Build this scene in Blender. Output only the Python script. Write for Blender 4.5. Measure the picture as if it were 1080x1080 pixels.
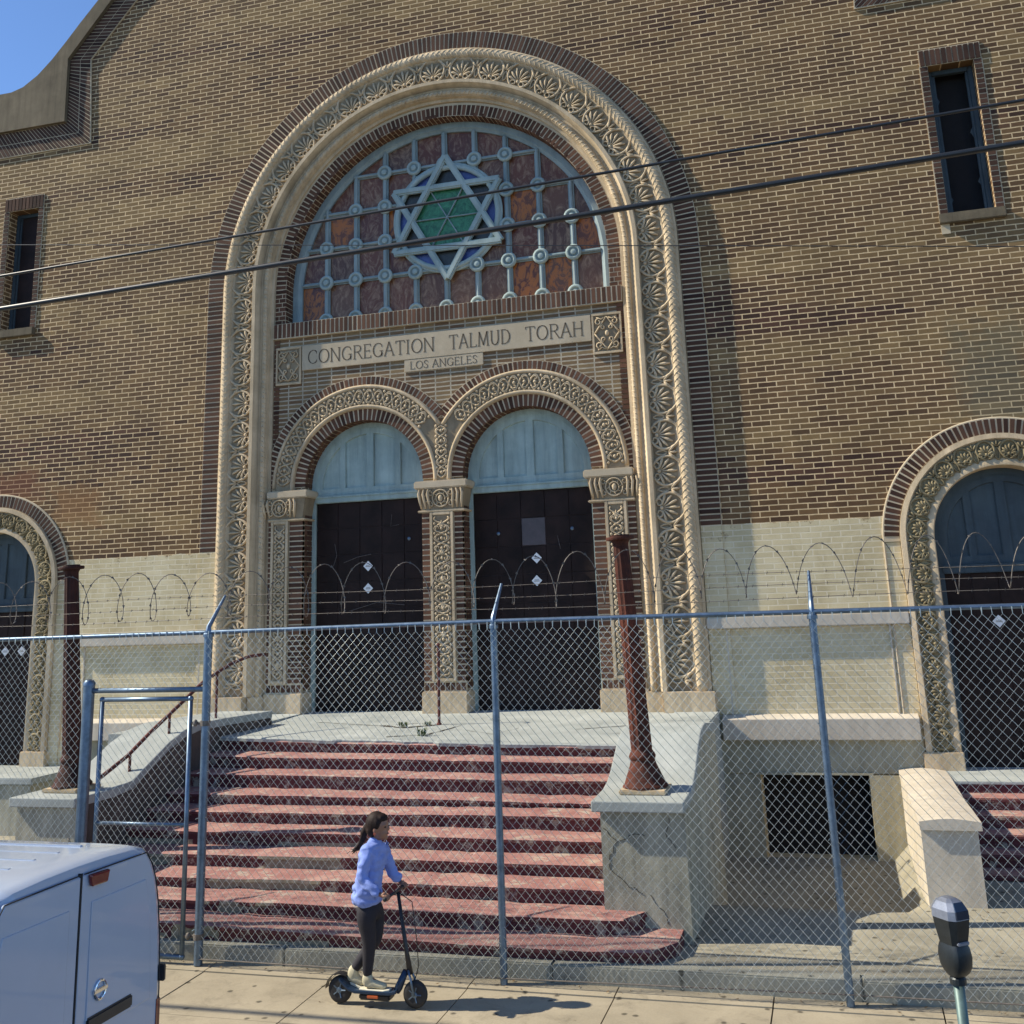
import bpy, bmesh, math, random
from mathutils import Vector, Matrix
R = math.radians
random.seed(7)
for o in list(bpy.data.objects): bpy.data.objects.remove(o)
scene = bpy.context.scene
col = scene.collection

# ---------------------------------------------------------------- camera
cam_d = bpy.data.cameras.new("camera"); cam = bpy.data.objects.new("camera", cam_d); col.objects.link(cam)
cam_d.sensor_fit = 'HORIZONTAL'; cam_d.sensor_width = 36.0; cam_d.lens = 36.0 * 1123.97 / 1080.0
cam_d.shift_y = -180.0 / 1080.0          # the photograph is the lower part of a taller frame
cam_d.clip_start = 0.1; cam_d.clip_end = 4000
Mrot = Matrix.Rotation(R(15.916), 3, 'Z') @ Matrix.Rotation(R(13.869), 3, 'X') @ Matrix.Rotation(R(2.0706), 3, 'Y')
Mcam = Matrix((Mrot.col[0], Mrot.col[2], -Mrot.col[1])).transposed().to_4x4()
cam.matrix_world = Matrix.Translation((0, -16.2158, 3.21625)) @ Mcam
scene.camera = cam
scene.render.resolution_x = 1024; scene.render.resolution_y = 1024

# ---------------------------------------------------------------- world, sun, exposure
SUN = Vector((-1.0, -0.185, 0.88)).normalized()
elev = math.asin(SUN.z); azim = math.atan2(SUN.x, SUN.y)
world = bpy.data.worlds.new("World"); scene.world = world; world.use_nodes = True
wn = world.node_tree.nodes; wn.clear()
sky = wn.new('ShaderNodeTexSky'); sky.sky_type = 'NISHITA'; sky.sun_disc = False
sky.sun_elevation = elev; sky.sun_rotation = azim % (2 * math.pi); sky.altitude = 2500; sky.air_density = 1.0; sky.dust_density = 0.0; sky.ozone_density = 6.0
bg = wn.new('ShaderNodeBackground'); bg.inputs[1].default_value = 0.125
wo = wn.new('ShaderNodeOutputWorld')
world.node_tree.links.new(sky.outputs[0], bg.inputs[0]); world.node_tree.links.new(bg.outputs[0], wo.inputs[0])
sd = bpy.data.lights.new("sun", 'SUN'); sd.energy = 4.3; sd.angle = R(0.5); sd.color = (1.0, 0.91, 0.74)
so = bpy.data.objects.new("sun", sd); col.objects.link(so)
so.rotation_euler = SUN.to_track_quat('Z', 'Y').to_euler(); so.location = (-20, -5, 25)
scene.view_settings.view_transform = 'Standard'; scene.view_settings.look = 'None'
scene.view_settings.exposure = 0.75; scene.view_settings.gamma = 1.0
scene.render.engine = 'CYCLES'

# ---------------------------------------------------------------- helpers: objects
def props(o, label=None, cat=None, group=None, kind=None):
    if label: o['label'] = label
    if cat: o['category'] = cat
    if group: o['group'] = group
    if kind: o['kind'] = kind
    return o
def thing(name, loc, label, cat, group=None):
    o = bpy.data.objects.new(name, None); col.objects.link(o); o.location = loc
    o.empty_display_size = 0.2
    return props(o, label, cat, group)
def wloc(o):
    v = Vector((0, 0, 0))
    while o is not None:
        v = v + Vector(o.location); o = o.parent
    return v
class MB:
    """collects shapes in world coordinates, links them as one mesh object"""
    def __init__(s): s.v = []; s.f = []
    def add(s, vs, fs):
        n = len(s.v); s.v += [tuple(p) for p in vs]; s.f += [tuple(i + n for i in f) for f in fs]
    def box(s, x0, x1, y0, y1, z0, z1):
        s.add([(x0,y0,z0),(x1,y0,z0),(x1,y1,z0),(x0,y1,z0),(x0,y0,z1),(x1,y0,z1),(x1,y1,z1),(x0,y1,z1)],
              [(0,3,2,1),(4,5,6,7),(0,1,5,4),(1,2,6,5),(2,3,7,6),(3,0,4,7)])
    def bbox(s, x0, x1, y0, y1, z0, z1, b=0.01):
        """box with chamfered edges"""
        bm = bmesh.new(); bmesh.ops.create_cube(bm, size=1)
        for v in bm.verts: v.co = Vector(((x0+x1)/2 + v.co.x*(x1-x0), (y0+y1)/2 + v.co.y*(y1-y0), (z0+z1)/2 + v.co.z*(z1-z0)))
        bmesh.ops.bevel(bm, geom=bm.edges[:], offset=b, segments=2, affect='EDGES')
        bm.verts.index_update(); s.add([v.co[:] for v in bm.verts], [[v.index for v in f.verts] for f in bm.faces]); bm.free()
    def hexa(s, a, b):
        """a, b: quads (4 points each) joined"""
        s.add(list(a) + list(b), [(0,3,2,1),(4,5,6,7),(0,1,5,4),(1,2,6,5),(2,3,7,6),(3,0,4,7)])
    def tube(s, pts, r, n=6, closed=False, caps=True, radii=None):
        pts = [Vector(p) for p in pts]; m = len(pts)
        if m < 2: return
        rings = []; prev = None
        for i in range(m):
            if closed: t = pts[(i+1) % m] - pts[i-1]
            else: t = pts[min(i+1, m-1)] - pts[max(i-1, 0)]
            if t.length < 1e-9: t = Vector((0, 0, 1))
            t.normalize()
            if prev is None:
                a = Vector((0, 0, 1)) if abs(t.z) < 0.9 else Vector((1, 0, 0))
                u = t.cross(a).normalized()
            else:
                u = prev - t * prev.dot(t)
                if u.length < 1e-6: u = t.orthogonal()
                u.normalize()
            prev = u; w = t.cross(u); rr = radii[i] if radii else r
            rings.append([pts[i] + (u * math.cos(2*math.pi*k/n) + w * math.sin(2*math.pi*k/n)) * rr for k in range(n)])
        vs = [p for ring in rings for p in ring]; fs = []
        for i in range(m if closed else m - 1):
            a = i * n; b = ((i + 1) % m) * n
            for k in range(n): fs.append((a + k, a + (k+1) % n, b + (k+1) % n, b + k))
        if caps and not closed:
            fs.append(tuple(range(n - 1, -1, -1))); fs.append(tuple((m - 1) * n + k for k in range(n)))
        s.add(vs, fs)
    def lathe(s, prof, c, n=20, axis='z', tilt=None):
        """prof: (radius, height) list; closed with caps"""
        vs = []; fs = []
        for (r, h) in prof:
            for k in range(n):
                a = 2 * math.pi * k / n; p = Vector((r * math.cos(a), r * math.sin(a), h))
                if axis == 'y': p = Vector((p.x, -p.z, p.y))
                if axis == 'x': p = Vector((p.z, p.x, p.y))
                if tilt: p = tilt @ p
                vs.append(Vector(c) + p)
        m = len(prof)
        for i in range(m - 1):
            for k in range(n): fs.append((i*n + k, i*n + (k+1) % n, (i+1)*n + (k+1) % n, (i+1)*n + k))
        fs.append(tuple(range(n - 1, -1, -1))); fs.append(tuple((m - 1) * n + k for k in range(n)))
        s.add(vs, fs)
    def ell(s, c, rx, ry, rz, rot=None, nu=10, nv=7):
        vs = []; fs = []
        for j in range(nv + 1):
            th = math.pi * j / nv
            for i in range(nu):
                ph = 2 * math.pi * i / nu
                p = Vector((rx * math.sin(th) * math.cos(ph), ry * math.sin(th) * math.sin(ph), rz * math.cos(th)))
                if rot: p = rot @ p
                vs.append(Vector(c) + p)
        for j in range(nv):
            for i in range(nu): fs.append((j*nu + i, (j+1)*nu + i, (j+1)*nu + (i+1) % nu, j*nu + (i+1) % nu))
        s.add(vs, fs)
    def build(s, name, mat, parent=None, smooth=False, bevel=0, weld=False, auto=None):
        off = wloc(parent) if parent else Vector((0, 0, 0))
        me = bpy.data.meshes.new(name)
        me.from_pydata([(p[0]-off.x, p[1]-off.y, p[2]-off.z) for p in s.v], [], s.f); me.update()
        bm = bmesh.new(); bm.from_mesh(me)
        if weld: bmesh.ops.remove_doubles(bm, verts=bm.verts[:], dist=1e-5)
        bmesh.ops.recalc_face_normals(bm, faces=bm.faces[:])
        bm.to_mesh(me); bm.free()
        me.materials.append(mat)
        if smooth:
            for p in me.polygons: p.use_smooth = True
        o = bpy.data.objects.new(name, me); col.objects.link(o); o.parent = parent
        if bevel:
            b = o.modifiers.new('bevel', 'BEVEL'); b.width = bevel; b.segments = 2; b.limit_method = 'ANGLE'
        if auto:
            smooth_by_angle(me, auto)
        return o
def smooth_by_angle(me, deg):
    bm = bmesh.new(); bm.from_mesh(me); lim = R(deg)
    for f in bm.faces: f.smooth = True
    for e in bm.edges:
        if len(e.link_faces) == 2 and e.calc_face_angle(0) > lim: e.smooth = False
    bm.to_mesh(me); bm.free()
def plate(name, outline, holes, y0, y1, mat, parent=None):
    """a flat wall in the XZ plane with thickness y0..y1 and real holes"""
    cu = bpy.data.curves.new(name, 'CURVE'); cu.dimensions = '2D'; cu.fill_mode = 'BOTH'; cu.extrude = (y1 - y0) / 2
    for poly in [outline] + list(holes):
        sp = cu.splines.new('POLY'); sp.points.add(len(poly) - 1); sp.use_cyclic_u = True
        for i, (x, z) in enumerate(poly): sp.points[i].co = (x, z, 0, 1)
    tmp = bpy.data.objects.new('tmp', cu); col.objects.link(tmp)
    dg = bpy.context.evaluated_depsgraph_get(); dg.update()
    me = bpy.data.meshes.new_from_object(tmp.evaluated_get(dg)); me.name = name
    bpy.data.objects.remove(tmp); bpy.data.curves.remove(cu)
    ym = (y0 + y1) / 2; off = wloc(parent) if parent else Vector((0, 0, 0))
    for v in me.vertices: v.co = Vector((v.co.x - off.x, ym - v.co.z - off.y, v.co.y - off.z))
    bm = bmesh.new(); bm.from_mesh(me); bmesh.ops.remove_doubles(bm, verts=bm.verts[:], dist=1e-5)
    bmesh.ops.recalc_face_normals(bm, faces=bm.faces[:]); bm.to_mesh(me); bm.free()
    for p in me.polygons: p.use_smooth = False
    me.materials.clear(); me.materials.append(mat)
    o = bpy.data.objects.new(name, me); col.objects.link(o); o.parent = parent
    return o
def arc(cx, cz, r, a0, a1, n):
    return [(cx + r * math.cos(R(a0 + (a1 - a0) * i / n)), cz + r * math.sin(R(a0 + (a1 - a0) * i / n))) for i in range(n + 1)]
def arch_outline(cx, cz, r, zb, n=48):
    return [(cx - r, zb)] + arc(cx, cz, r, 180, 0, n) + [(cx + r, zb)]
def arch_sweep(mb, cx, cz, zb, prof, na=64, nj=1, cap=True):
    """sweep a closed profile of (radius, y) up a jamb, round the arch and down the other jamb"""
    st = [((cx, zb + (cz - zb) * i / nj), (-1, 0)) for i in range(nj)]
    st += [((cx, cz), (math.cos(R(180 - 180 * i / na)), math.sin(R(180 - 180 * i / na)))) for i in range(na + 1)]
    st += [((cx, cz - (cz - zb) * (i + 1) / nj), (1, 0)) for i in range(nj)]
    m = len(prof); vs = []; fs = []
    for (p, n) in st:
        for (r, y) in prof: vs.append((p[0] + n[0] * r, y, p[1] + n[1] * r))
    for i in range(len(st) - 1):
        for k in range(m): fs.append((i*m + k, i*m + (k+1) % m, (i+1)*m + (k+1) % m, (i+1)*m + k))
    if cap: fs.append(tuple(range(m))); fs.append(tuple((len(st)-1)*m + k for k in range(m - 1, -1, -1)))
    mb.add(vs, fs)
BP = 0.0836      # brick course of this building
def voussoirs(mb, cx, cz, r0, r1, y0, y1, a0=0, a1=180, pitch=BP, joint=0.016, jit=0.003, split=False):
    rm = (r0 + r1) / 2; n = max(3, int(round(rm * R(a1 - a0) / pitch))); da = (a1 - a0) / n; g = math.degrees(joint / 2 / rm)
    for i in range(n):
        b0 = a0 + da * i + g; b1 = a0 + da * (i + 1) - g; j = random.uniform(-jit, jit)
        segs = [(y0 + j, y1)]
        if split:
            m = y0 + (y1 - y0) * (0.36 if i % 2 else 0.68); segs = [(y0 + j, m - 0.008), (m + 0.008, y1)]
        for (ya, yb) in segs:
            q = [(cx + r * math.cos(R(b)), cz + r * math.sin(R(b))) for (r, b) in ((r0, b0), (r1, b0), (r1, b1), (r0, b1))]
            mb.hexa([(x, ya, z) for x, z in q], [(x, yb, z) for x, z in q])
def courses(mb, x0, x1, z0, z1, y0, y1, pitch=BP, joint=0.016, jit=0.003, split=None):
    """stacked horizontal bricks"""
    n = max(1, int(round((z1 - z0) / pitch))); p = (z1 - z0) / n
    for i in range(n):
        j = random.uniform(-jit, jit); za = z0 + p * i + joint / 2; zb = z0 + p * (i + 1) - joint / 2
        if split == 'y':
            m = y0 + (y1 - y0) * (0.36 if i % 2 else 0.68)
            mb.box(x0 - abs(j)*0, x1, y0 + j, m - 0.008, za, zb); mb.box(x0, x1, m + 0.008, y1, za, zb)
        elif split == 'x':
            m = x0 + (x1 - x0) * (0.36 if i % 2 else 0.68)
            mb.box(x0, m - 0.008, y0 + j, y1, za, zb); mb.box(m + 0.008, x1, y0 + j, y1, za, zb)
        else: mb.box(x0, x1, y0 + j, y1, za, zb)
def soldiers(mb, A, B, depth, y0, y1, rows=1, pitch=BP, joint=0.016):
    """upright bricks standing along the line A-B in the XZ plane, reaching 'depth' to its left side"""
    A = Vector(A); B = Vector(B); d = B - A; L = d.length; d.normalize(); nrm = Vector((-d.y, d.x))
    n = max(1, int(round(L / pitch))); p = L / n; h = depth / rows
    for i in range(n):
        for k in range(rows):
            a = A + d * (p * i + joint / 2) + nrm * (h * k + joint / 2); b = A + d * (p * (i + 1) - joint / 2) + nrm * (h * k + joint / 2)
            c = b + nrm * (h - joint); e = a + nrm * (h - joint); j = random.uniform(-.003, .003)
            mb.hexa([(q.x, y0 + j, q.y) for q in (a, b, c, e)], [(q.x, y1, q.y) for q in (a, b, c, e)])

# ---------------------------------------------------------------- helpers: materials
def newmat(name):
    m = bpy.data.materials.new(name); m.use_nodes = True
    nt = m.node_tree; b = nt.nodes['Principled BSDF']; return m, nt, b
def N(nt, t, **kw):
    n = nt.nodes.new(t)
    for k, v in kw.items():
        if k.startswith('i_'): n.inputs[int(k[2:])].default_value = v
        else: setattr(n, k, v)
    return n
def noise(nt, vec, scale, detail=4, rough=0.6, dist=0.0):
    n = nt.nodes.new('ShaderNodeTexNoise'); n.inputs['Scale'].default_value = scale; n.inputs['Detail'].default_value = detail
    n.inputs['Roughness'].default_value = rough; n.inputs['Distortion'].default_value = dist
    if vec is not None: nt.links.new(vec, n.inputs['Vector'])
    return n.outputs[0]
def ramp(nt, src, stops, interp='LINEAR'):
    n = nt.nodes.new('ShaderNodeValToRGB'); cr = n.color_ramp; cr.interpolation = interp
    while len(cr.elements) > 1: cr.elements.remove(cr.elements[-1])
    cr.elements[0].position = stops[0][0]; cr.elements[0].color = c4(stops[0][1])
    for p, c in stops[1:]:
        e = cr.elements.new(p); e.color = c4(c)
    nt.links.new(src, n.inputs[0]); return n.outputs[0]
def c4(c):
    if isinstance(c, (int, float)): return (c, c, c, 1)
    return (c[0], c[1], c[2], 1)
def mix(nt, fac, a, b, mode='MIX'):
    n = nt.nodes.new('ShaderNodeMix'); n.data_type = 'RGBA'; n.blend_type = mode; n.clamp_result = False
    for k, v in ((0, fac), (6, a), (7, b)):
        s = n.inputs[k]
        if hasattr(v, 'links'): nt.links.new(v, s)
        elif k == 0: s.default_value = v
        else: s.default_value = c4(v)
    return n.outputs[2]
def mth(nt, op, a, b=None, c=None):
    n = nt.nodes.new('ShaderNodeMath'); n.operation = op
    for i, v in enumerate((a, b, c)):
        if v is None: continue
        if hasattr(v, 'links'): nt.links.new(v, n.inputs[i])
        else: n.inputs[i].default_value = v
    return n.outputs[0]
def bump(nt, bsdf, h, strength=0.3, dist=0.01):
    n = nt.nodes.new('ShaderNodeBump'); n.inputs['Strength'].default_value = strength; n.inputs['Distance'].default_value = dist
    nt.links.new(h, n.inputs['Height']); nt.links.new(n.outputs[0], bsdf.inputs['Normal'])
def pos(nt):
    g = nt.nodes.new('ShaderNodeNewGeometry'); return g.outputs['Position'], g
def objco(nt):
    return nt.nodes.new('ShaderNodeTexCoord').outputs['Object']
def simple(name, c, rough=0.6, metal=0.0, var=0.15, scale=8, bmp=0.0, spec=0.5, c2=None, coat=0.0):
    m, nt, b = newmat(name); v = objco(nt); n = noise(nt, v, scale, 5, 0.65)
    lo = c2 if c2 else tuple(x * (1 - var) for x in c); hi = tuple(min(1, x * (1 + var)) for x in c) if not c2 else c
    cc = ramp(nt, n, [(0.3, lo), (0.7, hi)])
    nt.links.new(cc, b.inputs['Base Color']); b.inputs['Roughness'].default_value = rough; b.inputs['Metallic'].default_value = metal
    b.inputs['Specular IOR Level'].default_value = spec; b.inputs['Coat Weight'].default_value = coat
    if bmp: bump(nt, b, noise(nt, v, scale * 6, 5, 0.7), bmp, 0.01)
    return m
M = {}
def brick_mat(name, w, h, c1, c2, mortar, offset=0.5, mort=0.014, painted=False, paint_z=None, patches=(), xoff=0.0, zoff=0.0, stain=1.0):
    m, nt, b = newmat(name); P, g = pos(nt)
    sp = N(nt, 'ShaderNodeSeparateXYZ'); nt.links.new(P, sp.inputs[0])
    sn = N(nt, 'ShaderNodeSeparateXYZ'); nt.links.new(g.outputs['True Normal'], sn.inputs[0])
    side = mth(nt, 'GREATER_THAN', mth(nt, 'ABSOLUTE', sn.outputs[0]), 0.7)
    u = mth(nt, 'ADD', mth(nt, 'MULTIPLY', sp.outputs[0], mth(nt, 'SUBTRACT', 1.0, side)), mth(nt, 'MULTIPLY', sp.outputs[1], side))
    wob = mth(nt, 'ADD', noise(nt, P, 0.7, 2, 0.5), mth(nt, 'MULTIPLY', noise(nt, P, 7, 3, 0.6), 0.55)); wob2 = mth(nt, 'MULTIPLY', noise(nt, P, 6.1, 3, 0.6), 0.022)
    cv = N(nt, 'ShaderNodeCombineXYZ'); nt.links.new(mth(nt, 'ADD', mth(nt, 'ADD', u, xoff + 50.0), wob2), cv.inputs[0])
    nt.links.new(mth(nt, 'ADD', mth(nt, 'ADD', sp.outputs[2], zoff), mth(nt, 'MULTIPLY', wob, 0.02)), cv.inputs[1])
    br = N(nt, 'ShaderNodeTexBrick'); br.offset = offset; br.squash = 1.0
    nt.links.new(cv.outputs[0], br.inputs['Vector'])
    br.inputs['Color1'].default_value = (0, 0, 0, 1); br.inputs['Color2'].default_value = (1, 1, 1, 1); br.inputs['Mortar'].default_value = (0.5, 0.5, 0.5, 1)
    br.inputs['Scale'].default_value = 1.0; br.inputs['Mortar Size'].default_value = mort; br.inputs['Mortar Smooth'].default_value = 0.12
    br.inputs['Bias'].default_value = 0.0; br.inputs['Brick Width'].default_value = w; br.inputs['Row Height'].default_value = h
    big = noise(nt, P, 0.33, 4, 0.62); mid = noise(nt, P, 2.2, 5, 0.7); fine = noise(nt, P, 60, 4, 0.7)
    # per-brick tone
    tone = mth(nt, 'ADD', mth(nt, 'MULTIPLY', br.outputs['Color'], 0.6), mth(nt, 'MULTIPLY', mid, 0.8))
    bc = ramp(nt, tone, [(0.25, c1), (0.62, tuple((a+b_)/2 for a, b_ in zip(c1, c2))), (1.0, c2)])
    # broad bands where soot darkens or the face weathered to tan
    tan = ramp(nt, big, [(0.40, 0.0), (0.68, 1.0)])
    bc = mix(nt, mth(nt, 'MULTIPLY', tan, 0.55 * stain), bc, (0.165, 0.105, 0.055))
    # the wall was laid in bands: a few courses of dark red brick between many of tan
    zr = mth(nt, 'MULTIPLY', mth(nt, 'FLOOR', mth(nt, 'DIVIDE', mth(nt, 'ADD', sp.outputs[2], zoff), h)), h)
    cb = N(nt, 'ShaderNodeCombineXYZ'); nt.links.new(mth(nt, 'MULTIPLY', u, 0.10), cb.inputs[0]); nt.links.new(mth(nt, 'MULTIPLY', zr, 1.15), cb.inputs[1])
    bn = mth(nt, 'ADD', noise(nt, cb.outputs[0], 1.0, 3, 0.6), mth(nt, 'MULTIPLY', mth(nt, 'SUBTRACT', br.outputs['Color'], 0.5), 0.07))
    bc = mix(nt, mth(nt, 'MULTIPLY', ramp(nt, bn, [(0.39, 1.0), (0.45, 0.0)]), 0.75 * stain), bc, mix(nt, br.outputs['Color'], (0.036, 0.018, 0.015), (0.090, 0.036, 0.028)))
    bc = mix(nt, mth(nt, 'MULTIPLY', ramp(nt, bn, [(0.52, 0.0), (0.60, 1.0)]), 0.7 * stain), bc, mix(nt, br.outputs['Color'], (0.165, 0.102, 0.043), (0.29, 0.190, 0.082)))
    bc = mix(nt, 0.5, bc, mix(nt, fine, (0.6, 0.6, 0.6), (1.35, 1.35, 1.35)), 'MULTIPLY')
    mc = mix(nt, ramp(nt, noise(nt, P, 4.5, 6, 0.8), [(0.36, 0.0), (0.62, 1.0)]), tuple(x * 0.64 for x in mortar), mortar)
    soot = ramp(nt, noise(nt, P, 0.9, 6, 0.7, 0.4), [(0.28, 0.76), (0.6, 1.06)])
    c = mix(nt, br.outputs['Fac'], bc, mc)
    c = mix(nt, stain, c, mix(nt, 1.0, c, soot, 'MULTIPLY'))
    rf = 0.85
    wet = noise(nt, P, 3.0, 5, 0.75)
    for (x0, x1, z0, z1, pc, amt) in patches:
        dx_ = mth(nt, 'DIVIDE', mth(nt, 'ABSOLUTE', mth(nt, 'SUBTRACT', sp.outputs[0], (x0+x1)/2)), (x1-x0)/2)
        dz_ = mth(nt, 'DIVIDE', mth(nt, 'ABSOLUTE', mth(nt, 'SUBTRACT', sp.outputs[2], (z0+z1)/2)), (z1-z0)/2)
        dd = mth(nt, 'ADD', mth(nt, 'MAXIMUM', dx_, dz_), mth(nt, 'MULTIPLY', mth(nt, 'SUBTRACT', noise(nt, P, 1.9, 7, 0.8), 0.5), 2.6))
        k = mth(nt, 'MULTIPLY', ramp(nt, dd, [(0.45, 1.0), (1.15, 0.0)]), amt)
        c = mix(nt, k, c, mix(nt, br.outputs['Fac'], pc, tuple(min(1, x * 1.5) for x in pc)))
    if paint_z is not None or painted:
        pnt = ramp(nt, noise(nt, P, 1.3, 6, 0.65, 0.5), [(0.28, (0.46, 0.37, 0.205)), (0.5, (0.62, 0.52, 0.315)), (0.8, (0.72, 0.64, 0.44))])
        pnt = mix(nt, 0.8, pnt, mix(nt, br.outputs['Color'], (0.90, 0.89, 0.87), (1.05, 1.04, 1.03)), 'MULTIPLY')
        wear = ramp(nt, mth(nt, 'ADD', noise(nt, P, 5, 6, 0.8), mth(nt, 'MULTIPLY', ramp(nt, mth(nt, 'SUBTRACT', 4.25, sp.outputs[2]), [(0.0, 0.10), (0.5, 0.0)]), 1.0)), [(0.66, 0.0), (0.72, 0.7)])
        pnt = mix(nt, wear, pnt, bc)
        pnt = mix(nt, mth(nt, 'MULTIPLY', br.outputs['Fac'], 0.45), pnt, (0.82, 0.75, 0.58))
        pnt = mix(nt, 0.35, pnt, mix(nt, fine, (0.6, 0.6, 0.6), (1.3, 1.3, 1.3)), 'MULTIPLY')
        if painted: c = pnt
        else:
            lim = mth(nt, 'ADD', sp.outputs[2], mth(nt, 'MULTIPLY', mth(nt, 'SUBTRACT', noise(nt, P, 5, 5, 0.75), 0.5), 0.10))
            c = mix(nt, mth(nt, 'LESS_THAN', lim, paint_z), c, pnt)
    nt.links.new(c, b.inputs['Base Color']); b.inputs['Roughness'].default_value = rf; b.inputs['Specular IOR Level'].default_value = 0.25
    hgt = mth(nt, 'ADD', mth(nt, 'MULTIPLY', mth(nt, 'SUBTRACT', 1.0, br.outputs['Fac']), 1.0), mth(nt, 'ADD', mth(nt, 'MULTIPLY', fine, 0.3), mth(nt, 'MULTIPLY', br.outputs['Color'], 0.25)))
    bump(nt, b, hgt, 0.55, 0.006)
    return m
def loose_brick(name, c1, c2):
    """bricks modelled one by one: tone differs from brick to brick"""
    m, nt, b = newmat(name); P, g = pos(nt)
    r = g.outputs['Random Per Island']; mid = noise(nt, P, 3, 5, 0.7); fine = noise(nt, P, 70, 4, 0.7)
    t = mth(nt, 'ADD', mth(nt, 'MULTIPLY', r, 0.65), mth(nt, 'MULTIPLY', mid, 0.5))
    c = ramp(nt, t, [(0.2, c1), (0.9, c2)])
    c = mix(nt, 0.5, c, mix(nt, fine, (0.6, 0.6, 0.6), (1.35, 1.35, 1.35)), 'MULTIPLY')
    nt.links.new(c, b.inputs['Base Color']); b.inputs['Roughness'].default_value = 0.85; b.inputs['Specular IOR Level'].default_value = 0.25
    bump(nt, b, fine, 0.4, 0.004); return m
def stone(name, hi, lo, scale=3.0, bmp=0.5, streak=0.0, rough=0.85):
    m, nt, b = newmat(name); P, g = pos(nt)
    n1 = noise(nt, P, scale, 7, 0.68, 0.3); n2 = noise(nt, P, scale * 0.3, 4, 0.6); f = noise(nt, P, 90, 5, 0.75)
    t = mth(nt, 'ADD', mth(nt, 'MULTIPLY', n1, 0.6), mth(nt, 'MULTIPLY', n2, 0.45))
    c = ramp(nt, t, [(0.32, lo), (0.52, tuple((a + b_) / 2 for a, b_ in zip(hi, lo))), (0.68, hi)])
    if streak:
        mp = N(nt, 'ShaderNodeMapping'); mp.inputs['Scale'].default_value = (6, 6, 0.5); nt.links.new(P, mp.inputs['Vector'])
        st = ramp(nt, noise(nt, mp.outputs[0], 1.2, 6, 0.7), [(0.42, 1.0), (0.75, 1.0 - streak)])
        c = mix(nt, 1.0, c, st, 'MULTIPLY')
    # colour goes darker in hollows, by pointiness
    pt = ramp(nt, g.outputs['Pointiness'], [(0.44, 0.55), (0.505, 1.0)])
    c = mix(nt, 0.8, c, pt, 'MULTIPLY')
    c = mix(nt, 0.35, c, mix(nt, f, (0.55, 0.55, 0.55), (1.4, 1.4, 1.4)), 'MULTIPLY')
    nt.links.new(c, b.inputs['Base Color']); b.inputs['Roughness'].default_value = rough; b.inputs['Specular IOR Level'].default_value = 0.25
    bump(nt, b, mth(nt, 'ADD', f, mth(nt, 'MULTIPLY', n1, 2.0)), bmp, 0.005); return m
PATCH = [(-15.5, -13.35, 5.3, 5.95, (0.17, 0.062, 0.032), 0.6), (-13.5, -12.2, 4.75, 5.6, (0.25, 0.125, 0.05), 0.6), (1.9, 3.1, 4.9, 7.2, (0.12, 0.13, 0.09), 0.4)]
BR1, BR2, MORT = (0.062, 0.031, 0.018), (0.190, 0.108, 0.047), (0.76, 0.56, 0.315)
M['wall'] = brick_mat('facade_brick', 0.2765, BP, BR1, BR2, MORT, mort=0.0085, paint_z=4.245, patches=PATCH)
M['stack'] = brick_mat('spandrel_brick', 0.27, 0.0737, (0.14, 0.075, 0.04), (0.26, 0.18, 0.09), (0.5, 0.43, 0.31), offset=0.0, mort=0.012, stain=0.25)
M['voussoir'] = loose_brick('arch_brick', (0.034, 0.017, 0.012), (0.105, 0.054, 0.034))
M['redbrick'] = loose_brick('red_brick', (0.050, 0.024, 0.015), (0.155, 0.076, 0.045))
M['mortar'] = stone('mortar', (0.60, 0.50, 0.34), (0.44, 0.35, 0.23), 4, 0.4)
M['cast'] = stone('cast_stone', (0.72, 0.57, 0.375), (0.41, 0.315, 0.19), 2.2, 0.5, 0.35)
M['castdirty'] = stone('sooty_cast_stone', (0.42, 0.335, 0.185), (0.16, 0.125, 0.066), 4.0, 0.6, 0.4)
M['ground'] = stone('dark_carving_ground', (0.40, 0.315, 0.20), (0.20, 0.15, 0.09), 3.5, 0.6, 0.2)  # ground tone set darker than the carving on it
M['slab'] = stone('inscription_stone', (0.58, 0.48, 0.335), (0.42, 0.34, 0.225), 3, 0.3)
M['letter'] = simple('dark_lettering', (0.13, 0.10, 0.065), 0.9)  # dark tone of the laid-on letters and the sticker print
M['painted'] = brick_mat('painted_brick', 0.2765, BP, BR1, BR2, MORT, mort=0.0085, painted=True)
M['basement'] = stone('grey_painted_masonry', (0.50, 0.46, 0.33), (0.29, 0.27, 0.19), 1.8, 0.6, 0.3)
M['ledge'] = stone('painted_ledge', (0.64, 0.57, 0.46), (0.46, 0.40, 0.31), 2, 0.3, 0.2)
M['coping'] = stone('coping_concrete', (0.24, 0.19, 0.12), (0.085, 0.068, 0.042), 1.2, 0.6, 0.4)
M['cheek'] = stone('cheek_concrete', (0.50, 0.475, 0.37), (0.27, 0.265, 0.20), 2.4, 0.6, 0.5)
M['grimeshade'] = stone('grimy_shaded_render', (0.15, 0.12, 0.10), (0.045, 0.036, 0.034), 1.6, 0.6, 0.5)  # left cheek wall: dirt, with its shade also put into the dark colour
M['landing'] = stone('landing_paint', (0.44, 0.46, 0.43), (0.24, 0.26, 0.245), 2.0, 0.6)
M['blue'] = stone('weathered_blue_paint', (0.46, 0.57, 0.52), (0.26, 0.345, 0.325), 2.0, 0.4, 0.35, 0.6)
M['bluedark'] = stone('slate_blue_paint', (0.075, 0.105, 0.120), (0.035, 0.05, 0.062), 2.0, 0.4, 0.3, 0.6)
M['frame'] = stone('window_frame_paint', (0.36, 0.43, 0.42), (0.20, 0.27, 0.28), 2.2, 0.4, 0.3, 0.6)
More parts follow.
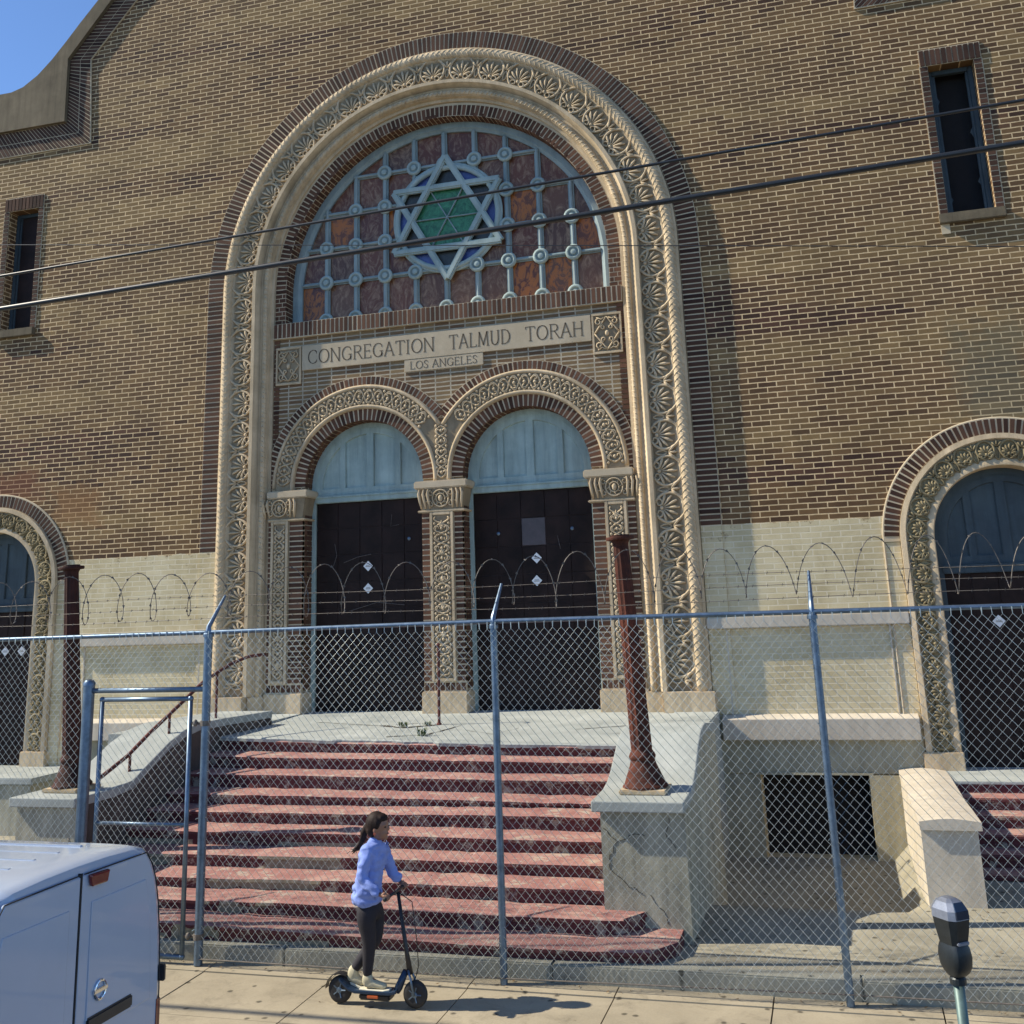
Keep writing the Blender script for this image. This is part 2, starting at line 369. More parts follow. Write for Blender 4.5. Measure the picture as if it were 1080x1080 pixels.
M['board'] = simple('black_board', (0.020, 0.011, 0.009), 0.65, var=0.5, scale=3, bmp=0.1, spec=.2)
M['board2'] = simple('dark_brown_board', (0.019, 0.011, 0.010), 0.6, var=0.4, scale=3, bmp=0.1, spec=.2)
M['void'] = simple('dark_room', (0.012, 0.011, 0.012), 0.9)
M['rust'] = stone('rusty_iron', (0.17, 0.045, 0.022), (0.022, 0.012, 0.011), 7, 0.9, 0.6, 0.8)
M['rustdark'] = stone('dark_rusty_iron', (0.085, 0.028, 0.018), (0.022, 0.011, 0.010), 5, 0.9, 0.5, 0.8)
M['railpaint'] = stone('red_primer', (0.16, 0.055, 0.045), (0.06, 0.025, 0.02), 6, 0.5)
M['galv'] = simple('galvanised_steel', (0.14, 0.195, 0.265), 0.42, 0.75, 0.25, 14)
M['wire'] = simple('galvanised_wire', (0.50, 0.54, 0.52), 0.42, 0.6, 0.15, 10)
M['razor'] = simple('barbed_steel', (0.15, 0.13, 0.11), 0.65, 0.3, 0.4, 20)
M['pane'] = simple('lighter_board', (0.075, 0.058, 0.060), 0.5, var=.2); M['boardline'] = simple('board_joint', (0.045, 0.028, 0.025), 0.7, spec=.2)
M['sticker'] = simple('white_sticker', (0.80, 0.80, 0.78), 0.5, var=0.04)
M['conc'] = None
def concrete(name, hi, lo, spots=True, scale=1.1):
    m, nt, b = newmat(name); P, g = pos(nt)
    n1 = noise(nt, P, scale, 7, 0.65, 0.3); f = noise(nt, P, 55, 5, 0.75)
    c = ramp(nt, n1, [(0.3, lo), (0.65, hi)])
    if spots:
        v = N(nt, 'ShaderNodeTexVoronoi'); v.voronoi_dimensions = '2D'; v.inputs['Scale'].default_value = 2.6; nt.links.new(P, v.inputs['Vector'])
        d = mth(nt, 'ADD', v.outputs['Distance'], mth(nt, 'MULTIPLY', noise(nt, P, 22, 2, 0.5), 0.08))
        sp = ramp(nt, d, [(0.075, 0.32), (0.12, 1.0)])
        c = mix(nt, 1.0, c, sp, 'MULTIPLY')
        st = ramp(nt, noise(nt, P, 3.7, 6, 0.75, 0.6), [(0.30, 0.72), (0.48, 1.0)])
        c = mix(nt, 1.0, c, st, 'MULTIPLY')
    c = mix(nt, 0.5, c, mix(nt, f, (0.6, 0.6, 0.6), (1.35, 1.35, 1.35)), 'MULTIPLY')
    nt.links.new(c, b.inputs['Base Color']); b.inputs['Roughness'].default_value = 0.9; b.inputs['Specular IOR Level'].default_value = 0.25
    bump(nt, b, f, 0.4, 0.005); return m
M['walk'] = concrete('sidewalk_concrete', (0.39, 0.335, 0.24), (0.28, 0.24, 0.17))
M['apron'] = concrete('yard_concrete', (0.36, 0.33, 0.25), (0.22, 0.20, 0.15))
M['kerbm'] = concrete('kerb_concrete', (0.34, 0.33, 0.27), (0.20, 0.20, 0.165))
M['asphalt'] = concrete('asphalt', (0.062, 0.060, 0.058), (0.042, 0.041, 0.040), False)
M['dirt'] = concrete('joint_dirt', (0.07, 0.06, 0.045), (0.045, 0.04, 0.03), False)
# ================================================================ the ground
AX = -5.88          # axis of the portal
def struct(mb, name, mat, **k): return props(mb.build(name, mat, **k), kind='structure')
g = MB(); g.box(-150, 150, -150, 150, -0.9, -0.6); 
# street
g = MB(); g.box(-150, 150, -150, -9.44, -0.30, -0.16); struct(g, 'street', M['asphalt'])
g = MB()
for i in range(-30, 31):
    x0 = -8.0 + 2.6 * i; g.bbox(x0 + .004, x0 + 2.596, -9.44, -9.29, -0.3, -0.055, 0.02)
struct(g, 'kerb', M['kerbm'])
g = MB(); g.box(-60, 60, -9.3, -6.2, -0.3, -0.078); struct(g, 'sidewalk_bed', M['dirt'])
g = MB()
for i in range(-24, 25):
    xa = 0.49 + 1.3 * i
    for (ya, yb, za, zb) in ((-9.285, -8.362, -0.060, -0.046), (-8.352, -7.405, -0.045, -0.03), (-7.395, -6.428, -0.028, -0.014), (-6.418, -6.20, -0.008, 0.0)):
        t = random.uniform(-.003, .003)
        g.add([(xa+.006, ya, za+t), (xa+1.294, ya, za+t), (xa+1.294, yb, zb+t), (xa+.006, yb, zb+t),
               (xa+.006, ya, -0.25), (xa+1.294, ya, -0.25), (xa+1.294, yb, -0.25), (xa+.006, yb, -0.25)],
              [(0,1,2,3), (4,7,6,5), (0,4,5,1), (1,5,6,2), (2,6,7,3), (3,7,4,0)])
struct(g, 'sidewalk', M['walk'])
# low retaining kerb under the fence and the yard behind it
g = MB()
for i in range(-14, 14):
    x0 = -5.3 + 2.6 * i; z = 0.15; g.bbox(x0 + .003, x0 + 2.597, -6.2, -6.02, -0.3, z, 0.012)
struct(g, 'yard_kerb', M['kerbm'])
def yard_z(x, y):
    if y < -4.4: return 0.142
    t = min(1.0, (y + 4.4) / 2.2)
    lo = -0.27 if -1.6 < x < 0.62 else (0.142 if x > 0.62 else 0.0)
    return 0.142 + (lo - 0.142) * (3*t*t - 2*t*t*t)
g = MB(); xs = [-60, -30, -16] + [-14 + .4 * i for i in range(45)] + [8, 20, 60]; ys = [-6.02, -5.6, -5.0, -4.4, -4.0, -3.6, -3.2, -2.8, -2.4, -2.0, -1.4, -.8, -.3, .02]
for y in ys:
    for x in xs: g.v.append((x, y, yard_z(x, y) + random.uniform(-.004, .004)))
for j in range(len(ys) - 1):
    for i in range(len(xs) - 1):
        a = j * len(xs) + i; g.f.append((a, a + 1, a + 1 + len(xs), a + len(xs)))
struct(g, 'yard', M['apron'], smooth=True)
g = MB(); g.box(-150, 150, 0.5, 150, -0.4, -0.28); struct(g, 'ground', M['dirt'])

# ================================================================ the synagogue
B = thing('synagogue_building', (AX, 0, 0), 'brick synagogue front with great arched portal, star window and twin doors', 'building')
gl = [(-14.9, 13.59), (-14.62, 13.66), (-14.29, 13.86), (-13.97, 14.15), (-13.66, 14.49), (-13.35, 14.85), (-13.04, 15.19), (-12.3, 16.0), (-10.4, 17.7), (-8.0, 18.7), (AX, 19.0)]
mir = lambda P: [(2 * AX - x, z) for x, z in reversed(P)]
sil = [(-18.5, -0.5), (-18.5, 13.59)] + gl + mir(gl)[1:] + [(2*AX+18.5, 13.59), (2*AX+18.5, -0.5)]
gin = [(-18.5, 13.3), (-14.8, 13.3), (-13.4, 14.5), (-12.1, 15.9), (-10.3, 17.4), (-8.0, 18.4), (AX, 18.7)]
wall_out = [(-18.5, -0.5)] + gin + mir(gin)[1:] + [(2*AX+18.5, -0.5)]
RX, LX = 2.38, -14.5     # side entrance axes
WINS = [(2.19, 2.85, 8.62, 11.04), (-14.78, -14.10, 8.62, 11.04)]
holes = [arch_outline(AX, 8.75, 3.95, 0.9), arch_outline(RX, 3.9, 0.97, 0.80), arch_outline(LX, 3.85, 0.99, 0.80), [(-1.24, -0.3), (-1.24, 0.80), (0.20, 0.80), (0.20, -0.3)]]
for (x0, x1, z0, z1) in WINS: holes.append([(x0, z0), (x0, z1), (x1, z1), (x1, z0)])
plate('brick_wall', wall_out, holes, 0.0, 0.42, M['wall'], B)
bm_ = [(x, z) for x, z in [(-18.45, -0.5)] + gin[:1] + gin[1:] + mir(gin)[1:] + [(2*AX+18.45, -0.5)]]
plate('rear_body', [(max(-18.4, min(2*AX+18.4, x)), z - 0.2 if z > 0 else z) for x, z in bm_], [], 1.1, 16.0, M['mortar'], B)
g = MB(); g.box(-18.45, 2*AX+18.45, 0.42, 1.1, 13.0, 13.2); g.build('attic_floor', M['mortar'], B)
for xa_ in (-18.45, 2*AX+18.1):
    g = MB(); g.box(xa_, xa_ + .35, .42, 1.1, -.5, 13.0); g.build('side_wall', M['mortar'], B)
# --- coping and soldier bands along the gable
bo = [(-18.5, 12.77), (-13.57, 12.74), (-13.59, 14.1), (-12.65, 15.22), (-11.2, 16.5), (-9.6, 17.6), (-8.0, 18.2), (AX, 18.5)]
cop = [(-18.55, 13.62)] + gl + mir(gl)[1:] + [(2*AX+18.55, 13.62)] + [(2*AX - x, z) for x, z in bo] + list(reversed(bo))[1:]
plate('coping', cop, [], -0.11, 0.5, M['coping'], B)
g = MB(); bi = [(-18.5, 12.22), (-13.0, 12.22), (-13.11, 14.03), (-12.13, 15.14)]
def both(fn): fn(1); fn(-1)
def band(sg):
    fx = (lambda x: x) if sg == 1 else (lambda x: 2 * AX - x)
    def run(A, Bq, C, D, n):
        # two rows of bricks between the lines A-B (inner) and C-D (outer)
        for i in range(n):
            for k in range(2):
                def P(s, t):
                    x = (A[0]+(Bq[0]-A[0])*s)*(1-t) + (C[0]+(D[0]-C[0])*s)*t; z = (A[1]+(Bq[1]-A[1])*s)*(1-t) + (C[1]+(D[1]-C[1])*s)*t; return (fx(x), z)
                e = 0.09; t0, t1 = k * .5 + .015, k * .5 + .485; s0, s1 = (i + e) / n, (i + 1 - e) / n; j = random.uniform(-.003, .003)
                q = [P(s0, t0), P(s1, t0), P(s1, t1), P(s0, t1)]
                g.hexa([(x, -0.035 + j, z) for x, z in q], [(x, -0.004, z) for x, z in q])
    run((-18.5, 12.22), (-13.0, 12.22), (-18.5, 12.77), (-13.57, 12.74), 60)
    run((-13.0, 12.22), (-13.11, 14.03), (-13.57, 12.74), (-13.59, 14.1), 19)
    run((-13.11, 14.03), (-12.13, 15.14), (-13.59, 14.1), (-12.65, 15.22), 17)
    run((-12.13, 15.14), (-10.6, 16.5), (-12.65, 15.22), (-11.2, 16.5), 23)
for sg_ in (1, -1):
    g = MB(); band(sg_); g.build('soldier_band', M['voussoir'], B)
def bandb(sg):
    fx = (lambda x: x) if sg == 1 else (lambda x: 2 * AX - x)
    a = [(-18.5, 12.21), (-12.99, 12.21), (-13.10, 14.03), (-12.12, 15.15), (-10.6, 16.5)]; b = [(-18.5, 12.78), (-13.56, 12.75), (-13.58, 14.1), (-12.64, 15.23), (-11.2, 16.5)]
    for i in range(4):
        q = [a[i], a[i+1], b[i+1], b[i]]; g.hexa([(fx(x), -0.031, z) for x, z in q], [(fx(x), -0.002, z) for x, z in q])
for sg_ in (1, -1):
    g = MB(); bandb(sg_); g.build('band_mortar', M['mortar'], B)

# --- great portal ring
A1 = (AX, 8.75); ZB = 1.92
prof = [(4.06, 0.02), (4.06, -0.06), (4.03, -0.10), (3.84, -0.10), (3.81, -0.07), (3.45, -0.07), (3.43, -0.15), (3.37, -0.15), (3.35, -0.10), (3.31, -0.02), (3.28, -0.02), (3.17, -0.02), (3.16, 0.05), (3.11, 0.06), (3.10, 0.30), (3.9, 0.30), (3.98, 0.02)]
g = MB(); arch_sweep(g, A1[0], A1[1], ZB, prof, 96, 1)
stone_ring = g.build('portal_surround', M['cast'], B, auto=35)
def Fportal(cx, cz, zb, rm, y0):
    Lj = cz - zb; La = math.pi * rm
    def F(s, v, w):
        if s < Lj: return Vector((cx - rm - v, y0 - w, zb + s))
        if s < Lj + La:
            a = math.pi - (s - Lj) / rm; return Vector((cx + (rm + v) * math.cos(a), y0 - w, cz + (rm + v) * math.sin(a)))
        return Vector((cx + rm + v, y0 - w, cz - (s - Lj - La)))
    return F, 2 * Lj + La
def ftube(mb, F, pts, r, n=5, radii=None): mb.tube([F(*p) for p in pts], r, n, radii=radii)
def medallion(mb, F, s0, R0=0.205, k=1.0, ribs=9):
    """palmette in a ring that curls in on itself at the inner side"""
    pts = []
    for i in range(25):
        t = math.radians(-158 + 316 * i / 24); rr = R0 * (1 + 0.05 * math.cos(t) + 0.10 * max(0, math.cos(t))**8); pts.append((s0 + rr * math.sin(t), rr * math.cos(t) * 1.02, 0.018))
    ftube(mb, F, pts, 0.026 * k)
    for sg in (-1, 1):      # the curled ends
        c = (s0 + sg * R0 * .34, -R0 * .66); sp = []
        for i in range(12):
            a = math.radians(-120 + 38 * i); rr = R0 * (0.36 - 0.025 * i); sp.append((c[0] + sg * rr * math.cos(a), c[1] + rr * math.sin(a), 0.024))
        ftube(mb, F, sp, 0.017 * k, 4)
    for i in range(ribs):
        a = math.radians(-74 + 148 * i / (ribs - 1)); b = (s0, -R0 * .48); L = R0 * (1.22 - 0.18 * abs(a))
        e = (math.sin(a), math.cos(a)); P = [(b[0] + e[0]*L*q, b[1] + e[1]*L*q, 0.006 + 0.020 * math.sin(q * 2.6)) for q in (.12, .4, .7, 1.0)]
        ftube(mb, F, P, 0, 6, [0.008*k, 0.016*k, 0.026*k, 0.016*k])
    mb.ell(F(s0, -R0 * .50, 0.02), .035*k, .03*k, .035*k, nu=7, nv=5)
def sprig(mb, F, s0, k=1.0):
    for a in (-42, 0, 42):
        t = math.radians(a); b = (s0, 0.04)
        P = [(b[0] + math.sin(t) * .15 * q * k, b[1] + math.cos(t) * .15 * q * k, 0.01 + .025 * math.sin(q * 2.8)) for q in (0, .35, .7, 1)]
        ftube(mb, F, P, 0, 4, [.008, .02*k, .022*k, .006])
    for sg in (-1, 1):
        P = [(s0 + sg * x, v, .015) for x, v in ((.005, .03), (.035, -.03), (.028, -.10), (.0, -.15))]
        ftube(mb, F, P, .013, 4)
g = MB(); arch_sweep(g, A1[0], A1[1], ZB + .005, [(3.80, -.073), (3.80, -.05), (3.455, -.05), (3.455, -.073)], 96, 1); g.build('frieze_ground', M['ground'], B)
g = MB(); rm = 3.635; F, L = Fportal(A1[0], A1[1], ZB, rm, -0.073)
n = int(round((L - .3) / 0.548)); p = (L - .3) / n
for i in range(n): medallion(g, F, .15 + p * (i + .5), .222, .9, 7)
for i in range(n + 1): sprig(g, F, max(.06, min(L - .06, .15 + p * i)))
g.build('palmette_frieze', M['cast'], B, smooth=True)
g = MB(); rm = 3.935; F, L = Fportal(A1[0], A1[1], ZB, rm, -0.075)
m = int(L / .10); pts = []
ring = [F(L * i / 260, 0, 0.0) for i in range(261)]; g.tube(ring, 0.088, 12)
for i in range(m):          # leaves laid over the roll
    s = .08 + (L - .16) * i / m
    for (d, o) in ((1, 0), (-1, .06)):
        P = [(s + o, -.01 * d, .086), (s + .035 + o, .04 * d, .080), (s + .07 + o, .072 * d, .052), (s + .09 + o, .088 * d, .015)]
        ftube(g, F, P, 0, 4, [.005, .010, .009, .004])
g.build('leaf_roll', M['cast'], B, smooth=True)
g = MB(); rm = 3.225; F, L = Fportal(A1[0], A1[1], ZB, rm, -0.02)
g.tube([F(L * i / 220, 0, 0.0) for i in range(221)], 0.047, 8)
for i in range(int(L / .085)):
    s = .03 + i * .085; ftube(g, F, [(s, -.045, .014), (s + .03, 0, .050), (s + .06, .045, .014)], 0, 4, [.010, .018, .010])
g.tube([F(L * i / 220, .085, -.01) for i in range(221)], 0.02, 6)
for i in range(int(L / .16)): s = .05 + i * .16; ftube(g, F, [(s, .17, .085), (s + .04, .15, .10), (s + .08, .17, .085), (s + .04, .19, .07)], 0, 4, [.01, .014, .014, .01])
g.build('inner_rope_moulding', M['cast'], B, smooth=True)
for (xa_, xb_, ya_) in ((AX-4.12, AX-3.42, -.18), (AX+3.37, AX+4.12, -.18), (AX-3.41, AX-3.12, -.06), (AX+3.12, AX+3.36, -.06)):
    g = MB(); g.bbox(xa_, xb_, ya_, .2, 1.55, ZB, .012); g.build('portal_base', M['cast'], B)
# brick ring outside the surround
g = MB(); voussoirs(g, A1[0], A1[1], 4.075, 4.38, -0.031, .02, 0, 180, joint=.022, jit=.002)
g2 = MB(); arch_sweep(g2, A1[0], A1[1], 4.25, [(4.07, -.026), (4.39, -.026), (4.39, .02), (4.07, .02)], 96, 1); g2.build('outer_ring_mortar', M['mortar'], B)
courses(g, AX-4.38, AX-4.075, 4.25, 8.75, -.031, .02, joint=.022, jit=.002); courses(g, AX+4.075, AX+4.38, 4.25, 8.75, -.031, .02, joint=.022, jit=.002)
g.build('outer_brick_ring', M['voussoir'], B)
for xa_ in (AX-4.38, AX+4.075):
    g = MB(); g.box(xa_, xa_ + .305, -.028, .02, 1.6, 4.25); g.build('painted_jamb', M['painted'], B)

# --- inside the portal: brick face and reveal round the star window
WC = (AX, 8.70); WR = 2.90; YF = 0.10; YW = 0.40
g = MB(); voussoirs(g, WC[0], WC[1], WR + .012, 3.10, YF, YF + .03, 0, 180, joint=.022, jit=.002); voussoirs(g, WC[0], WC[1], WR, WR + .06, YF + .006, YW, 0, 180, joint=.016, split=True)
for sg in (-1, 1):
    xa, xb = sorted((AX + sg * (WR + .012), AX + sg * 3.10)); courses(g, xa, xb, 8.14, 8.70, YF, YF + .03, split='x')
    xa, xb = sorted((AX + sg * WR, AX + sg * (WR + .06))); courses(g, xa, xb, 8.14, 8.70, YF + .006, YW, split='y')
g.build('window_brick_ring', M['redbrick'], B)
g = MB(); arch_sweep(g, WC[0], WC[1], 8.1, [(WR + .004, YF + .005), (3.15, YF + .005), (3.15, YW), (WR + .008, YW)], 96, 1); g.build('window_ring_mortar', M['mortar'], B)
# sill of upright bricks
g = MB(); soldiers(g, (AX-3.1, 7.87), (AX+3.1, 7.87), .27, .035, .12, 1, BP, .024); g.build('brick_sill', M['redbrick'], B)
g = MB(); g.box(AX-3.1, AX+3.1, .040, .4, 7.865, 8.135); g.build('sill_bed', M['mortar'], B)
# --- star window
W = MB(); arch_sweep(W, WC[0], WC[1], 8.12, [(2.91, .36), (2.91, .46), (2.74, .46), (2.74, .41), (2.78, .39), (2.80, .36)], 96, 1)
W.box(AX-2.76, AX+2.76, .40, .46, 8.125, 8.16)
win = W.build('star_window', M['frame'], B, auto=35)
m, nt, b = newmat('opalescent_glass'); P, gg = pos(nt); r = gg.outputs['Random Per Island']
mp = N(nt, 'ShaderNodeMapping'); mp.inputs['Scale'].default_value = (2.6, 1, 1.5); nt.links.new(P, mp.inputs['Vector'])
wn_ = N(nt, 'ShaderNodeCombineXYZ'); nt.links.new(mth(nt, 'MULTIPLY', r, 40), wn_.inputs[0]); nt.links.new(mth(nt, 'MULTIPLY', r, 91), wn_.inputs[2])
ad = N(nt, 'ShaderNodeVectorMath', operation='ADD'); nt.links.new(mp.outputs[0], ad.inputs[0]); nt.links.new(wn_.outputs[0], ad.inputs[1])
s1 = noise(nt, ad.outputs[0], 1.7, 8, 0.72, 2.8)
pane = ramp(nt, r, [(0.0, (0.115, 0.036, 0.018)), (.35, (0.155, 0.056, 0.026)), (.6, (0.10, 0.038, 0.028)), (.8, (0.17, 0.078, 0.038)), (1.0, (0.085, 0.040, 0.026))])
tint = mix(nt, ramp(nt, s1, [(.46, 0), (.60, .45), (.75, 1)]), pane, (0.42, 0.28, 0.17))
hot = mth(nt, 'GREATER_THAN', mth(nt, 'FRACT', mth(nt, 'MULTIPLY', r, 13.7)), 0.90)
tint = mix(nt, mth(nt, 'MULTIPLY', hot, ramp(nt, s1, [(.45, 0), (.55, 1)])), tint, (0.40, 0.13, 0.025))
nt.links.new(tint, b.inputs['Base Color']); b.inputs['Roughness'].default_value = .28; b.inputs['Specular IOR Level'].default_value = .35; bump(nt, b, s1, .5, .01); M['glass'] = m
def glass(name, a, c):
    m, nt, b = newmat(name); P, g_ = pos(nt); s_ = noise(nt, P, 6, 7, .75, 1.8); nt.links.new(ramp(nt, s_, [(.35, a), (.7, c)]), b.inputs['Base Color'])
    b.inputs['Roughness'].default_value = .3; bump(nt, b, s_, .4, .01); return m
M['gglass'] = glass('green_glass', (.010, .075, .032), (.07, .30, .13)); M['dglass'] = glass('dark_glass', (.02, .018, .016), (.05, .055, .04)); M['bglass'] = glass('blue_glass', (.04, .07, .24), (.11, .16, .42))
M['rosette'] = stone('pale_frame_paint', (0.42, 0.50, 0.47), (0.27, 0.35, 0.34), 2.2, 0.4, 0.2)
gx = [AX + .01 + .566 * i for i in range(-5, 6)]; gz = [8.12, 8.90, 9.54, 10.19, 10.84, 11.7]
g = MB(); G = MB()
ex = [AX - 2.9] + [x + .0 for x in gx[1:-1]] + [AX + 2.9]
for i in range(len(ex) - 1):
    for j in range(len(gz) - 1):
        g.add([(ex[i]+.004, .455, gz[j]+.004), (ex[i+1]-.004, .455, gz[j]+.004), (ex[i+1]-.004, .455, gz[j+1]-.004), (ex[i]+.004, .455, gz[j+1]-.004),
               (ex[i]+.004, .462, gz[j]+.004), (ex[i+1]-.004, .462, gz[j]+.004), (ex[i+1]-.004, .462, gz[j+1]-.004), (ex[i]+.004, .462, gz[j+1]-.004)],
              [(0,1,2,3), (4,7,6,5), (0,4,5,1), (1,5,6,2), (2,6,7,3), (3,7,4,0)])
g.build('stained_glass', M['glass'], win)
SC = (AX + .05, 9.83); SR = 1.13; CR = 0.93
def inarch(x, z, r=2.72): return z < WC[1] or (x - WC[0])**2 + (z - WC[1])**2 < r * r
def clear(x, z, r=CR): return (x - SC[0])**2 + (z - SC[1])**2 > r * r
bars = MB()
for x in gx[1:-1]:
    run = []
    for k in range(121):
        z = 8.15 + 3.35 * k / 120
        ok = inarch(x, z, 2.76) and clear(x, z)
        if ok: run.append((x, .405, z))
        if (not ok or k == 120) and len(run) > 1:
            bars.tube([run[0], run[-1]], .033, 8); bars.box(x - .052, x + .052, .42, .45, run[0][2], run[-1][2]); run = []
        if not ok: run = []
for z in gz[1:-1]:
    run = []
    for k in range(201):
        x = AX - 2.76 + 5.52 * k / 200
        ok = inarch(x, z, 2.76) and clear(x, z)
        if ok: run.append((x, .405, z))
        if (not ok or k == 200) and len(run) > 1:
            bars.tube([run[0], run[-1]], .026, 8); bars.box(run[0][0], run[-1][0], .424, .452, z - .042, z + .042)
        if not ok: run = []
bars.build('glazing_bars', M['frame'], win, auto=40)
nr = 0
for x in gx[1:-1]:
    for z in [8.20] + gz[1:-1]:
        if inarch(x, z, 2.66) and clear(x, z, CR + .04):
            q = MB(); q.lathe([(.135, 0), (.140, .03), (.122, .055), (.098, .057), (.080, .034), (.052, .032), (.046, .056), (.02, .064)], (x, .40, z), 16, 'y')
            q.build('rosette', M['rosette'], win, auto=50); nr += 1
# star and its circle
q = MB(); q.tube([(SC[0] + .93 * math.cos(R(a)), .385, SC[1] + .93 * math.sin(R(a))) for a in range(0, 360, 5)], .05, 10, closed=True)
q.tube([(SC[0] + .985 * math.cos(R(a)), .40, SC[1] + .985 * math.sin(R(a))) for a in range(0, 360, 5)], .03, 8, closed=True); q.build('star_circle', M['rosette'], win, smooth=True)
def bar2(mb, A, Bq, w, ya, yb):
    A = Vector((A[0], 0, A[1])); Bq = Vector((Bq[0], 0, Bq[1])); d = (Bq - A).normalized(); n_ = Vector((-d.z, 0, d.x)) * w / 2; n2 = n_ * .55
    for (nn, y1_, y2_) in ((n_, ya, yb), (n2, ya - .02, ya)):
        c = [A - nn, Bq - nn, Bq + nn, A + nn]; mb.hexa([(p_.x, y1_, p_.z) for p_ in c], [(p_.x, y2_, p_.z) for p_ in c])
q = MB()
for t in range(2):
    V_ = [(SC[0] + SR * math.cos(R(90 + 180 * t + 120 * k)), SC[1] + SR * math.sin(R(90 + 180 * t + 120 * k))) for k in range(3)]
    for k in range(3):
        A_, B_ = V_[k], V_[(k + 1) % 3]; bar2(q, A_, B_, .115, .315 + .006 * t + .002 * k, .375)
q.build('six_pointed_star', M['rosette'], win)
q = MB()
for k in range(3):
    a = R(30 + 60 * k); bar2(q, (SC[0] - .58 * math.cos(a - R(30)), SC[1] - .58 * math.sin(a - R(30))), (SC[0] + .58 * math.cos(a - R(30)), SC[1] + .58 * math.sin(a - R(30))), .022, .39 + .002*k, .40)
q.build('star_spokes', M['frame'], win)
def flat(mb, pts, y): mb.add([(x, y, z) for x, z in pts] + [(x, y + .006, z) for x, z in pts], [tuple(range(len(pts))), tuple(range(2*len(pts)-1, len(pts)-1, -1))] + [(i, (i+1) % len(pts), len(pts) + (i+1) % len(pts), len(pts) + i) for i in range(len(pts))])
q = MB(); flat(q, [(SC[0] + .94 * math.cos(R(a)), SC[1] + .94 * math.sin(R(a))) for a in range(0, 360, 6)], .436); q.build('blue_panes', M['bglass'], win)
h = SR / math.sqrt(3)
q = MB()
for k in range(6):
    a = R(90 + 60 * k); flat(q, [(SC[0] + SR*.92*math.cos(a), SC[1] + SR*.92*math.sin(a)), (SC[0] + h*math.cos(a+R(30)), SC[1] + h*math.sin(a+R(30))), (SC[0] + h*math.cos(a-R(30)), SC[1] + h*math.sin(a-R(30)))], .426)
q.build('dark_panes', M['dglass'], win)
q = MB(); flat(q, [(SC[0] + h * math.cos(R(60 * k)), SC[1] + h * math.sin(R(60 * k))) for k in range(6)], .416); q.build('green_pane', M['gglass'], win)

# --- spandrel wall with the two door openings
DX = (-7.30, -4.495); DR = 1.06; DZ = 5.25
out = [(AX-3.12, 1.5)]
for dx in DX: out += [(dx - DR, 1.5)] + arc(dx, DZ, DR, 180, 0, 40) + [(dx + DR, 1.5)]
out += [(AX+3.12, 1.5), (AX+3.12, 7.865), (AX-3.12, 7.865)]
plate('spandrel_wall', out, [], YF, .62, M['stack'], B)
g = MB(); z = 1.95
for (xa, xb) in ((AX-3.10, AX-3.0), (AX+2.99, AX+3.10)):
    g = MB(); courses(g, xa, xb, 5.2, 7.86, YF - .012, YF + .02, joint=.022); g.build('edge_bricks', M['redbrick'], B)
